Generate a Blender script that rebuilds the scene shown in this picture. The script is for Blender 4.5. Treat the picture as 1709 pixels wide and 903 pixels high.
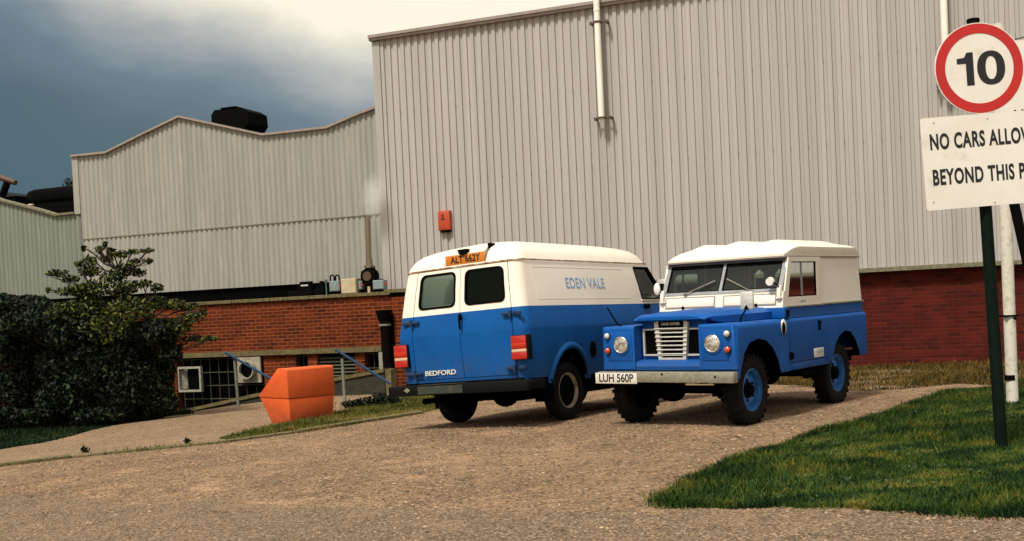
import bpy, bmesh, math, random
import numpy as np
from mathutils import Vector, Matrix, Euler
random.seed(7); rng = np.random.default_rng(11)
PI = math.pi; R = math.radians
for o in list(bpy.data.objects): bpy.data.objects.remove(o)
scene = bpy.context.scene
COL = scene.collection
H = 1.35                                   # eye height above the yard's zero level

# ------------------------------------------------------------------ camera
FP, PITCH, ROLL, CX, CY = 1837.67, 0.022741, 0.046673, 854.5, 560.0
_f = Vector((0, math.cos(PITCH), -math.sin(PITCH))); _r = Vector((1, 0, 0)); _u = _r.cross(_f)
CR = math.cos(ROLL)*_r - math.sin(ROLL)*_u
CU = math.sin(ROLL)*_r + math.cos(ROLL)*_u
cd = bpy.data.cameras.new('camera'); cam = bpy.data.objects.new('camera', cd); COL.objects.link(cam)
cd.sensor_width = 36; cd.lens = FP/1709*36; cd.shift_y = (CY-451.5)/1709; cd.clip_end = 3000; cd.clip_start = 0.1
M = Matrix((CR, CU, -_f)).transposed().to_4x4(); M.translation = (0, 0, H); cam.matrix_world = M
scene.camera = cam

# ------------------------------------------------------------------ light
SUN_EL, SUN_AZ = 57, 216          # azimuth the light comes from, clockwise from +Y (behind the camera, left)
az = R(SUN_AZ); el = R(SUN_EL)
sd = Vector((math.sin(az)*math.cos(el), math.cos(az)*math.cos(el), math.sin(el)))
sl = bpy.data.lights.new('sun', 'SUN'); sl.energy = 3.4; sl.angle = R(10); sl.color = (1.0, 0.94, 0.84)
so = bpy.data.objects.new('sun', sl); COL.objects.link(so); so.rotation_euler = sd.to_track_quat('Z', 'Y').to_euler(); so.location = (0, 0, 30)

w = bpy.data.worlds.new('World'); scene.world = w; w.use_nodes = True
nt = w.node_tree; nt.nodes.clear()
def nn(t, **k):
    n = nt.nodes.new(t)
    for a, b in k.items(): setattr(n, a, b)
    return n
sky = nn('ShaderNodeTexSky', sky_type='NISHITA', sun_disc=False, sun_elevation=el, sun_rotation=az, air_density=1.2, dust_density=2.0)
tc = nn('ShaderNodeTexCoord'); sep = nn('ShaderNodeSeparateXYZ'); nt.links.new(tc.outputs['Generated'], sep.inputs[0])
bg1 = nn('ShaderNodeBackground'); bg1.inputs[1].default_value = 0.08; nt.links.new(sky.outputs[0], bg1.inputs[0])
mp = nn('ShaderNodeMapping'); mp.inputs['Scale'].default_value = (1.0, 1.0, 2.2); nt.links.new(tc.outputs['Generated'], mp.inputs[0])
no = nn('ShaderNodeTexNoise'); no.inputs['Scale'].default_value = 5.5; no.inputs['Detail'].default_value = 9; no.inputs['Roughness'].default_value = 0.55; nt.links.new(mp.outputs[0], no.inputs['Vector'])
# storm bank sits low in the north-west, bright cloud above it and to the right
dt = nn('ShaderNodeVectorMath', operation='DOT_PRODUCT'); nt.links.new(tc.outputs['Generated'], dt.inputs[0]); dt.inputs[1].default_value = (2.2, -1.5, 6.2)
m1 = nn('ShaderNodeMath', operation='MULTIPLY_ADD'); nt.links.new(no.outputs[0], m1.inputs[0]); m1.inputs[1].default_value = 0.60; nt.links.new(dt.outputs['Value'], m1.inputs[2])
rp = nn('ShaderNodeValToRGB'); m2 = nn('ShaderNodeMath', operation='MULTIPLY'); nt.links.new(m1.outputs[0], m2.inputs[0]); m2.inputs[1].default_value = 0.30; ma = nn('ShaderNodeMath', operation='ADD'); nt.links.new(m2.outputs[0], ma.inputs[0]); ma.inputs[1].default_value = 0.452; nt.links.new(ma.outputs[0], rp.inputs[0])
cr = rp.color_ramp; cr.elements[0].position = 0.05; cr.elements[0].color = (0.035, 0.085, 0.115, 1); cr.elements[1].position = 1.0; cr.elements[1].color = (0.68, 0.64, 0.57, 1)
for p_, c_ in ((0.22, (0.058, 0.098, 0.12, 1)), (0.335, (0.115, 0.158, 0.19, 1)), (0.38, (0.20, 0.235, 0.255, 1)), (0.425, (0.38, 0.385, 0.365, 1)), (0.47, (0.62, 0.59, 0.50, 1)), (0.51, (0.86, 0.79, 0.63, 1)), (0.80, (0.84, 0.79, 0.68, 1))):
    e_ = cr.elements.new(p_); e_.color = c_
bg2 = nn('ShaderNodeBackground'); nt.links.new(rp.outputs[0], bg2.inputs[0]); bg2.inputs[1].default_value = 1.0
mx = nn('ShaderNodeMixShader'); mx.inputs[0].default_value = 0.88
nt.links.new(bg1.outputs[0], mx.inputs[1]); nt.links.new(bg2.outputs[0], mx.inputs[2])
ow = nn('ShaderNodeOutputWorld'); nt.links.new(mx.outputs[0], ow.inputs[0])
vs = scene.view_settings; vs.view_transform = 'Standard'; vs.look = 'None'; vs.exposure = 0.36
scene.cycles.volume_bounces = 4; vs.gamma = 1.0; vs.use_curve_mapping = False

# ------------------------------------------------------------------ helpers: rays
def ray(px, py): return _f*FP + CR*(px-CX) - CU*(py-CY)
def at_depth(px, py, Y):
    d = ray(px, py); return Vector((0, 0, H)) + d*(Y/d.y)
# wall frame: x runs right along the factory front, y into the building, z up
yh = CY - FP*math.tan(PITCH) - ROLL*(-3780-854)
dl = ray(-3780, yh); dl.z = 0; dl.normalize()
WX = -dl; WY = Vector((-WX.y, WX.x, 0)); WP = at_depth(1570, 612, 19.5); WP.z = 0
WYAW = math.atan2(WX.y, WX.x)
def W(px, py, y=0.0):
    "point of the picture on the plane y=const of the wall frame -> (x, z)"
    d = ray(px, py); o = Vector((0, 0, H)) - WP
    t = (y - o.dot(WY))/d.dot(WY); p = o + d*t
    return p.dot(WX), p.z
def W2(x, y, z): return WP + WX*x + WY*y + Vector((0, 0, z))

# ------------------------------------------------------------------ vehicles' poses (measured from the picture)
LR_M = Matrix.Translation((3.294, 13.635, H-1.286)) @ Euler((-0.00417, 0.0066, -2.24830), 'XYZ').to_matrix().to_4x4()
VAN_M = Matrix.Translation((-0.0628, 13.432, H-1.3456)) @ Euler((-0.0451, 0.01285, 0.94618), 'XYZ').to_matrix().to_4x4()

# ------------------------------------------------------------------ ground height
_cp = []
for M_, wb, tr in ((LR_M, 2.235, .68), (VAN_M, 2.69, .83)):
    for x in (0, wb):
        for y in (-tr, tr): _cp.append(tuple(M_ @ Vector((x, y, 0))))
def P(px, py, zr):
    d = ray(px, py); t = zr/d.z; p = d*t; _cp.append((p.x, p.y, zr+H))
for a in ((854, 903, -1.36), (1709, 903, -1.33), (0, 903, -1.52), (0, 775, -1.60), (380, 735, -1.52), (700, 688, -1.43), (1100, 838, -1.335), (1672, 745, -1.28), (1690, 672, -1.27),
          (1570, 612, -1.36), (1450, 616, -1.37), (484, 705, -1.52), (313, 693, -1.88), (431, 672, -1.62), (570, 668, -1.50), (0, 750, -1.68), (0, 700, -1.86), (200, 697, -1.86), (1320, 765, -1.31)): P(*a)
_cp += [(-25, 60, -.6), (20, 60, 0), (-25, 25, -.6), (25, 15, 0.1), (-20, 5, -.3), (0, -8, -.02), (15, 0, 0), (-12, -5, -.2), (-60, 10, -.6), (60, 30, .1), (0, 110, 0)]
_c = np.array(_cp)
_A = np.c_[np.ones(len(_c)), _c[:, 0], _c[:, 1]]
def _phi(r): return np.sqrt(r*r + 4.0)
_D = _phi(np.linalg.norm(_c[:, None, :2]-_c[None, :, :2], axis=2))
_K = np.block([[_D - 0.01*np.eye(len(_c)), _A], [_A.T, np.zeros((3, 3))]])
_wt = np.linalg.solve(_K, np.r_[_c[:, 2], 0, 0, 0])
def Gn(X, Y):
    X = np.clip(np.asarray(X, float), -45, 45); Y = np.clip(np.asarray(Y, float), -10, 90); s = X.shape; X = X.ravel(); Y = Y.ravel()
    out = np.empty(len(X))
    for i in range(0, len(X), 20000):
        x, y = X[i:i+20000], Y[i:i+20000]
        d = _phi(np.hypot(x[:, None]-_c[None, :, 0], y[:, None]-_c[None, :, 1]))
        out[i:i+20000] = d @ _wt[:-3] + _wt[-3] + _wt[-2]*x + _wt[-1]*y
    out += 0.012*np.sin(X*1.3+Y*.7)*np.sin(Y*1.1-X*.4) + 0.006*np.sin(X*3.1+1)*np.sin(Y*2.7)
    return out.reshape(s)
def G(x, y): return float(Gn(np.array([x]), np.array([y]))[0])
def gp(px, py):
    "point of the picture on the ground"
    d = ray(px, py); z = 0.0
    for _ in range(30):
        t = (z-H)/d.z; p = d*t; z2 = G(p.x, p.y); z = z*.4+z2*.6
    return Vector((p.x, p.y, z))

# ------------------------------------------------------------------ materials
MATS = {}
def mat(name, col, rough=.6, metal=0., col2=None, scale=6., fac=(.35, .65), bump=0., bscale=40., coat=0., spec=.5, detail=6, stretch=(1, 1, 1), col3=None, scale3=1.5, fac3=(.5, .7), trans=0., dust_shade=None):
    if name in MATS: return MATS[name]
    m = bpy.data.materials.new(name); m.use_nodes = True; MATS[name] = m
    t = m.node_tree; b = t.nodes['Principled BSDF']; L = t.links.new
    def N(ty, **k):
        n = t.nodes.new(ty)
        for a, c in k.items(): setattr(n, a, c)
        return n
    b.inputs['Base Color'].default_value = (*col, 1); b.inputs['Roughness'].default_value = rough; b.inputs['Metallic'].default_value = metal
    b.inputs['Specular IOR Level'].default_value = spec; b.inputs['Coat Weight'].default_value = coat; b.inputs['Coat Roughness'].default_value = .15
    if trans: b.inputs['Transmission Weight'].default_value = trans
    co = N('ShaderNodeTexCoord'); mp = N('ShaderNodeMapping'); mp.inputs['Scale'].default_value = stretch; L(co.outputs['Object'], mp.inputs[0])
    last = None
    def layer(c2, sc, fc, prev, c1):
        n = N('ShaderNodeTexNoise'); n.inputs['Scale'].default_value = sc; n.inputs['Detail'].default_value = detail; n.inputs['Roughness'].default_value = .6; L(mp.outputs[0], n.inputs['Vector'])
        r = N('ShaderNodeMapRange'); r.inputs[1].default_value = fc[0]; r.inputs[2].default_value = fc[1]; L(n.outputs[0], r.inputs[0])
        x = N('ShaderNodeMix', data_type='RGBA'); L(r.outputs[0], x.inputs[0]); x.inputs[6].default_value = (*c1, 1); x.inputs[7].default_value = (*c2, 1)
        if prev is not None: L(prev, x.inputs[6])
        return x.outputs[2]
    if col2: last = layer(col2, scale, fac, last, col)
    if col3: last = layer(col3, scale3, fac3, last, col)
    if dust_shade:  # height-ramped brown dust; on vehicles also paints the shade of the lower panels
        sz_ = N('ShaderNodeSeparateXYZ'); L(co.outputs['Object'], sz_.inputs[0]); zr_ = N('ShaderNodeMapRange'); zr_.inputs[1].default_value = dust_shade[1]; zr_.inputs[2].default_value = dust_shade[0]; zr_.inputs[4].default_value = dust_shade[2]; L(sz_.outputs[2], zr_.inputs[0])
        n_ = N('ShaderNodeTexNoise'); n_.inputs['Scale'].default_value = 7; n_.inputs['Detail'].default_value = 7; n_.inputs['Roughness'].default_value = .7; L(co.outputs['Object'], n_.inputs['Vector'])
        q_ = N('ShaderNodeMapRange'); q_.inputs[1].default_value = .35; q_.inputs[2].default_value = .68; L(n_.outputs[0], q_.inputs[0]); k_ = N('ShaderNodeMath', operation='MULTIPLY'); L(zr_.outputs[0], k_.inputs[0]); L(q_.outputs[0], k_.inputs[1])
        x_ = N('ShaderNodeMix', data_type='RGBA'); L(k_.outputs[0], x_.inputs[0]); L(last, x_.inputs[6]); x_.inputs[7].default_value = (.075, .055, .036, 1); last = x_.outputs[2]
    if last is not None: L(last, b.inputs['Base Color'])
    if bump:
        n = N('ShaderNodeTexNoise'); n.inputs['Scale'].default_value = bscale; n.inputs['Detail'].default_value = 5; L(mp.outputs[0], n.inputs['Vector'])
        bp = N('ShaderNodeBump'); bp.inputs['Strength'].default_value = bump; bp.inputs['Distance'].default_value = .01; L(n.outputs[0], bp.inputs['Height']); L(bp.outputs[0], b.inputs['Normal'])
    return m
def brick(name, c1, c2, mortar):
    m = bpy.data.materials.new(name); m.use_nodes = True; t = m.node_tree; b = t.nodes['Principled BSDF']; L = t.links.new; N = t.nodes.new
    co = N('ShaderNodeTexCoord'); s = N('ShaderNodeSeparateXYZ'); c = N('ShaderNodeCombineXYZ'); L(co.outputs['Object'], s.inputs[0])
    ad = N('ShaderNodeMath'); ad.operation = 'ADD'; L(s.outputs[0], ad.inputs[0]); L(s.outputs[1], ad.inputs[1]); L(ad.outputs[0], c.inputs[0]); L(s.outputs[2], c.inputs[1])
    k = N('ShaderNodeTexBrick'); k.inputs['Scale'].default_value = 1; k.inputs['Brick Width'].default_value = .225; k.inputs['Row Height'].default_value = .075; k.inputs['Mortar Size'].default_value = .010; k.inputs['Mortar Smooth'].default_value = .4; k.inputs['Bias'].default_value = -.1
    k.inputs['Color1'].default_value = (*c1, 1); k.inputs['Color2'].default_value = (*c2, 1); k.inputs['Mortar'].default_value = (*mortar, 1); L(c.outputs[0], k.inputs['Vector'])
    n = N('ShaderNodeTexNoise'); n.inputs['Scale'].default_value = 2.2; n.inputs['Detail'].default_value = 8; L(co.outputs['Object'], n.inputs['Vector'])
    r = N('ShaderNodeMapRange'); r.inputs[1].default_value = .35; r.inputs[2].default_value = .7; r.inputs[3].default_value = 1.12; r.inputs[4].default_value = .72; L(n.outputs[0], r.inputs[0])
    x = N('ShaderNodeVectorMath'); x.operation = 'SCALE'; L(k.outputs[0], x.inputs[0]); L(r.outputs[0], x.inputs['Scale']); L(x.outputs[0], b.inputs['Base Color'])
    b.inputs['Roughness'].default_value = .9; b.inputs['Specular IOR Level'].default_value = .2
    bp = N('ShaderNodeBump'); bp.invert = True; bp.inputs['Strength'].default_value = .7; bp.inputs['Distance'].default_value = .008; L(k.outputs['Fac'], bp.inputs['Height']); L(bp.outputs[0], b.inputs['Normal'])
    MATS[name] = m; return m

M_clad = mat('tall_cladding', (.42, .392, .36), .55, col2=(.34, .315, .29), scale=.9, fac=(.35, .70), stretch=(5, 5, .12), col3=(.33, .27, .20), scale3=5, fac3=(.60, .85), spec=.35)
M_clad2 = mat('ribbed_cladding', (.34, .325, .28), .6, col2=(.25, .25, .215), scale=1.2, fac=(.3, .75), stretch=(4, 4, .3), col3=(.42, .395, .335), scale3=4, fac3=(.55, .8), spec=.3)
M_clad3 = mat('far_cladding', (.20, .215, .18), .6, col2=(.16, .175, .145), scale=1.2, fac=(.3, .75), stretch=(4, 4, .3), col3=(.27, .28, .23), scale3=4, fac3=(.55, .8), spec=.3)
M_trim = mat('metal_trim', (.30, .245, .205), .5, col2=(.24, .19, .155), scale=5)
M_trimw = mat('weathered_flashing', (.20, .175, .11), .8, col2=(.10, .10, .05), scale=14, bump=.3)
M_roof = mat('grey_roof', (.09, .09, .09), .8)
M_brickr = brick('red_brick', (.090, .009, .005), (.038, .005, .003), (.085, .016, .008))
M_bricko = brick('orange_brick', (.135, .021, .005), (.052, .008, .003), (.24, .072, .018))
M_conc = mat('mossy_concrete', (.17, .125, .055), .95, col2=(.085, .075, .025), scale=7, fac=(.3, .7), col3=(.04, .05, .015), scale3=18, fac3=(.52, .66), bump=.6)
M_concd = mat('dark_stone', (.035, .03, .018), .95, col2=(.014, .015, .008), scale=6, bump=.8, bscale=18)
M_black = mat('matt_black', (.003, .003, .003), .9, spec=.04)
M_void = mat('dark_opening', (.002, .002, .002), .95, spec=.03)
M_blackp = mat('black_plastic', (.004, .004, .004), .7, spec=.12)
M_rubber = mat('tyre_rubber', (.006, .006, .006), .9, col2=(.016, .014, .010), scale=20, fac=(.5, .75), spec=.15)
M_white = mat('cream_paint', (.82, .755, .64), .42, col2=(.77, .70, .58), scale=3, fac=(.35, .7), col3=(.60, .46, .31), scale3=9, fac3=(.68, .95), spec=.35, bump=.10, bscale=2.5)
M_whitel = mat('white_van_roof', (.82, .755, .63), .4, col2=(.77, .70, .58), scale=2.5)
M_blue = mat('blue_van_paint', (.002, .088, .315), .50, col2=(.002, .072, .26), scale=3, col3=(.008, .105, .29), scale3=14, fac3=(.62, .9), spec=.18, bump=.12, bscale=2.5, dust_shade=(.5, .95, .40))
M_bluel = mat('blue_car_paint', (.002, .080, .325), .52, col2=(.002, .067, .275), scale=4, col3=(.009, .10, .29), scale3=12, fac3=(.62, .9), spec=.18, bump=.12, bscale=3, dust_shade=(.45, .90, .40))
M_bluer = mat('blue_rim_paint', (.02, .16, .46), .5, col2=(.01, .08, .25), scale=12)
M_greyal = mat('grey_alloy', (.27, .28, .29), .5, .3, col2=(.20, .20, .20), scale=20)
M_galv = mat('galvanised_steel', (.30, .28, .215), .55, .25, col2=(.18, .17, .12), scale=22, fac=(.35, .7), bump=.2)
M_chrome = mat('bright_metal', (.72, .70, .64), .22, .9)
M_silver = mat('silver_paint', (.66, .65, .59), .4, .25, col2=(.52, .50, .45), scale=30)
M_lens = mat('headlamp_lens', (.78, .74, .66), .12, .55, col2=(.30, .27, .22), scale=22, fac=(.42, .62), bump=.5, bscale=60, coat=1)
M_amber = mat('amber_lens', (.50, .065, .008), .25, coat=.8)
M_red = mat('red_lens', (.46, .014, .006), .28, col2=(.38, .012, .005), scale=60, coat=.6)
M_pale = mat('pale_lens', (.62, .42, .26), .3, coat=.6)
M_yplate = mat('yellow_plate', (.62, .20, .012), .45, col2=(.52, .15, .01), scale=16)
M_wplate = mat('white_plate', (.66, .62, .54), .4)
M_ink = mat('black_lettering', (.006, .006, .007), .5)
M_inkb = mat('blue_lettering', (.22, .34, .55), .5)
M_inkw = mat('pale_lettering', (.62, .60, .52), .4)
M_rust = mat('rusty_seam', (.24, .10, .03), .9, col2=(.62, .50, .36), scale=9, fac=(.40, .66))
M_under = mat('underbody', (.002, .002, .002), .95, spec=.03)
M_seat = mat('seat_vinyl', (.004, .006, .005), .8, spec=.1)
M_rimc = mat('cream_rim', (.46, .41, .28), .45, col2=(.16, .13, .08), scale=9, fac=(.4, .6))
M_orange = mat('orange_plastic', (.66, .100, .012), .6, col2=(.58, .080, .010), scale=5, col3=(.50, .075, .012), scale3=22, fac3=(.6, .85), bump=.1, bscale=120, dust_shade=(0, .38, .6))
M_greenpost = mat('green_black_paint', (.002, .006, .004), .7, col2=(.004, .011, .007), scale=8, spec=.08)
M_whitepost = mat('worn_white_paint', (.62, .58, .49), .7, col2=(.40, .36, .26), scale=14, fac=(.5, .75), bump=.3)
M_signw = mat('sign_white', (.80, .76, .69), .45, col2=(.74, .69, .61), scale=3, col3=(.50, .44, .34), scale3=5, fac3=(.60, .90))
M_signr = mat('sign_red', (.50, .012, .010), .4, col2=(.44, .012, .01), scale=5)
M_sticker = mat('sticker_white', (.62, .60, .55), .5)
M_pipew = mat('white_flue', (.88, .85, .76), .4, col2=(.82, .77, .65), scale=3)
M_steel = mat('stainless_flue', (.24, .20, .14), .35, .7)
M_box = mat('alarm_box_orange', (.46, .058, .014), .5, col2=(.38, .045, .012), scale=6)
M_mark = mat('dark_red_mark', (.10, .012, .008), .6)
M_greybox = mat('grey_enamel', (.22, .27, .27), .5, col2=(.16, .20, .20), scale=8)
M_cream = mat('cream_enamel', (.52, .44, .28), .5, col2=(.42, .33, .19), scale=6)
M_redk = mat('red_knob', (.45, .015, .012), .4)
M_brown = mat('brown_motor', (.07, .035, .016), .6)
M_pbl = mat('blue_tube', (.004, .035, .10), .5, col2=(.008, .055, .14), scale=9)
M_gpost = mat('grey_post', (.20, .21, .17), .6, col2=(.13, .14, .11), scale=12)
M_mesh = mat('grille_bars', (.06, .06, .03), .8)
M_frame = mat('white_window_frame', (.36, .34, .27), .6, col2=(.22, .22, .16), scale=14)
M_bark = mat('bark', (.045, .032, .02), .95, col2=(.02, .015, .01), scale=25, bump=.6)
M_leafy = mat('flower_yellow', (.65, .26, .01), .6)
# clear glass: thin pane
def glass(name, tint, mixf, rough=.05, gc=(.8, .85, .85)):
    m = bpy.data.materials.new(name); m.use_nodes = True; t = m.node_tree; t.nodes.clear(); L = t.links.new
    tr = t.nodes.new('ShaderNodeBsdfTransparent'); tr.inputs[0].default_value = (*tint, 1)
    gl = t.nodes.new('ShaderNodeBsdfGlossy'); gl.inputs['Roughness'].default_value = rough; gl.inputs['Color'].default_value = (*gc, 1)
    fr = t.nodes.new('ShaderNodeFresnel'); fr.inputs['IOR'].default_value = 1.5
    ad = t.nodes.new('ShaderNodeMath'); ad.operation = 'MULTIPLY_ADD'; ad.inputs[1].default_value = 1.0; ad.inputs[2].default_value = mixf; L(fr.outputs[0], ad.inputs[0])
    mi = t.nodes.new('ShaderNodeMixShader'); L(ad.outputs[0], mi.inputs[0]); L(tr.outputs[0], mi.inputs[1]); L(gl.outputs[0], mi.inputs[2])
    o = t.nodes.new('ShaderNodeOutputMaterial'); L(mi.outputs[0], o.inputs[0]); return m
M_glass = glass('window_glass', (.62, .72, .66), .015)
M_glassd = glass('tinted_rear_glass', (.10, .15, .13), .0, .10, (.20, .25, .19))
def leafmat(name, c1, c2, c3):
    m = bpy.data.materials.new(name); m.use_nodes = True; t = m.node_tree; L = t.links.new; b = t.nodes['Principled BSDF']; N = t.nodes.new
    g = N('ShaderNodeNewGeometry'); r = N('ShaderNodeValToRGB'); L(g.outputs['Random Per Island'], r.inputs[0])
    r.color_ramp.elements[0].color = (*c1, 1); r.color_ramp.elements[1].color = (*c3, 1); e = r.color_ramp.elements.new(.55); e.color = (*c2, 1)
    n = N('ShaderNodeTexNoise'); n.inputs['Scale'].default_value = 1.7; n.inputs['Detail'].default_value = 4; co = N('ShaderNodeTexCoord'); L(co.outputs['Object'], n.inputs['Vector'])
    mr = N('ShaderNodeMapRange'); mr.inputs[1].default_value = .3; mr.inputs[2].default_value = .7; mr.inputs[3].default_value = .6; mr.inputs[4].default_value = 1.3; L(n.outputs[0], mr.inputs[0])
    x = N('ShaderNodeVectorMath'); x.operation = 'SCALE'; L(r.outputs[0], x.inputs[0]); L(mr.outputs[0], x.inputs['Scale']); L(x.outputs[0], b.inputs['Base Color'])
    b.inputs['Roughness'].default_value = .65; b.inputs['Specular IOR Level'].default_value = .25
    return m
M_leaf = leafmat('hawthorn_leaf', (.003, .009, .002), (.009, .019, .003), (.15, .165, .014))  # dark leaf tones; the palest one paints rare sunlit highlights into the colour
M_leafd = leafmat('shrub_leaf', (.001, .002, .001), (.002, .005, .001), (.020, .042, .006))  # near-black paints the shade inside the shrubs, palest tone the few highlights
def grassmat(name, dark, mid, dry, s1=.55, lo=.42, hi=.62):
    m = bpy.data.materials.new(name); m.use_nodes = True; t = m.node_tree; L = t.links.new; b = t.nodes['Principled BSDF']; N = t.nodes.new
    co = N('ShaderNodeTexCoord'); g = N('ShaderNodeNewGeometry')
    mp = N('ShaderNodeMapping'); mp.inputs['Scale'].default_value = (s1, s1*1.9, .05); L(co.outputs['Object'], mp.inputs[0])
    n = N('ShaderNodeTexNoise'); n.inputs['Scale'].default_value = 1.6; n.inputs['Detail'].default_value = 5; n.inputs['Roughness'].default_value = .65; L(mp.outputs[0], n.inputs['Vector'])
    ad = N('ShaderNodeMath'); ad.operation = 'MULTIPLY_ADD'; L(g.outputs['Random Per Island'], ad.inputs[0]); ad.inputs[1].default_value = .10; L(n.outputs[0], ad.inputs[2])
    r = N('ShaderNodeValToRGB'); L(ad.outputs[0], r.inputs[0]); e = r.color_ramp.elements; e[0].position = lo; e[0].color = (*dark, 1); e[1].position = hi+.08; e[1].color = (*dry, 1)
    k = r.color_ramp.elements.new((lo+hi)/2+.02); k.color = (*mid, 1); L(r.outputs[0], b.inputs['Base Color'])
    b.inputs['Roughness'].default_value = .8; b.inputs['Specular IOR Level'].default_value = .15; return m
M_grass = grassmat('verge_grass', (.004, .019, .003), (.034, .068, .007), (.17, .13, .022), s1=1.0, lo=.465, hi=.645)
M_grassl = grassmat('strip_grass', (.035, .05, .008), (.085, .09, .014), (.17, .12, .03))
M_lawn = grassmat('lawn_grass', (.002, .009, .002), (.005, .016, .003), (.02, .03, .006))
def groundmat(name, a, b_, c_, sp, bump=1.):
    m = bpy.data.materials.new(name); m.use_nodes = True; t = m.node_tree; L = t.links.new; b = t.nodes['Principled BSDF']; N = t.nodes.new
    co = N('ShaderNodeTexCoord')
    def noi(s, d=6, ro=.6):
        n = N('ShaderNodeTexNoise'); n.inputs['Scale'].default_value = s; n.inputs['Detail'].default_value = d; n.inputs['Roughness'].default_value = ro; L(co.outputs['Object'], n.inputs['Vector']); return n.outputs[0]
    def mr(v, lo, hi):
        r = N('ShaderNodeMapRange'); r.inputs[1].default_value = lo; r.inputs[2].default_value = hi; L(v, r.inputs[0]); return r.outputs[0]
    def mix(f, x, y):
        k = N('ShaderNodeMix'); k.data_type = 'RGBA'; L(f, k.inputs[0])
        for i, v in ((6, x), (7, y)):
            if isinstance(v, tuple): k.inputs[i].default_value = (*v, 1)
            else: L(v, k.inputs[i])
        return k.outputs[2]
    vo = N('ShaderNodeTexVoronoi'); vo.inputs['Scale'].default_value = sp; L(co.outputs['Object'], vo.inputs['Vector'])
    sv = N('ShaderNodeSeparateColor'); L(vo.outputs['Color'], sv.inputs[0])
    base = mix(mr(noi(.55, 7, .7), .42, .58), a, b_)
    base = mix(mr(noi(3., 8, .75), .48, .66), base, c_)
    st = mix(sv.outputs[0], (.09, .06, .033), (.50, .36, .24))
    base = mix(mr(sv.outputs[1], .35, .8), base, st)
    base = mix(mr(noi(1.3, 7, .8), .54, .66), base, tuple(min(.6, v*1.32) for v in a)); base = mix(mr(noi(14, 4, .7), .55, .70), base, tuple(v*.55 for v in b_)); base = mix(mr(noi(48, 3), .54, .66), base, (.05, .036, .022)); base = mix(mr(noi(26, 4, .8), .60, .70), base, tuple(min(.6, v*1.45) for v in a))
    L(base, b.inputs['Base Color']); b.inputs['Roughness'].default_value = .95; b.inputs['Specular IOR Level'].default_value = .15
    bp = N('ShaderNodeBump'); bp.inputs['Strength'].default_value = bump; bp.inputs['Distance'].default_value = .03
    mm = N('ShaderNodeMath'); mm.operation = 'MULTIPLY_ADD'; L(vo.outputs['Distance'], mm.inputs[0]); mm.inputs[1].default_value = -.8; L(noi(30, 6, .75), mm.inputs[2]); L(mm.outputs[0], bp.inputs['Height']); L(bp.outputs[0], b.inputs['Normal'])
    return m
M_dry = grassmat('dry_grass', (.016, .024, .004), (.075, .052, .010), (.19, .11, .026), s1=1.5)
M_dirt = groundmat('weedy_dirt', (.20, .105, .034), (.11, .062, .020), (.045, .04, .012), 20)

M_gravel = groundmat('gravel', (.41, .255, .145), (.27, .165, .092), (.15, .092, .050), 42, 1.)
M_road = groundmat('worn_road', (.23, .158, .096), (.17, .12, .075), (.10, .074, .046), 75, .7)
M_path = groundmat('worn_path', (.27, .175, .098), (.205, .132, .073), (.125, .085, .048), 80, .45)
M_stone = mat('loose_stone', (.34, .26, .18), .9, col2=(.17, .125, .085), scale=3)

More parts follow.
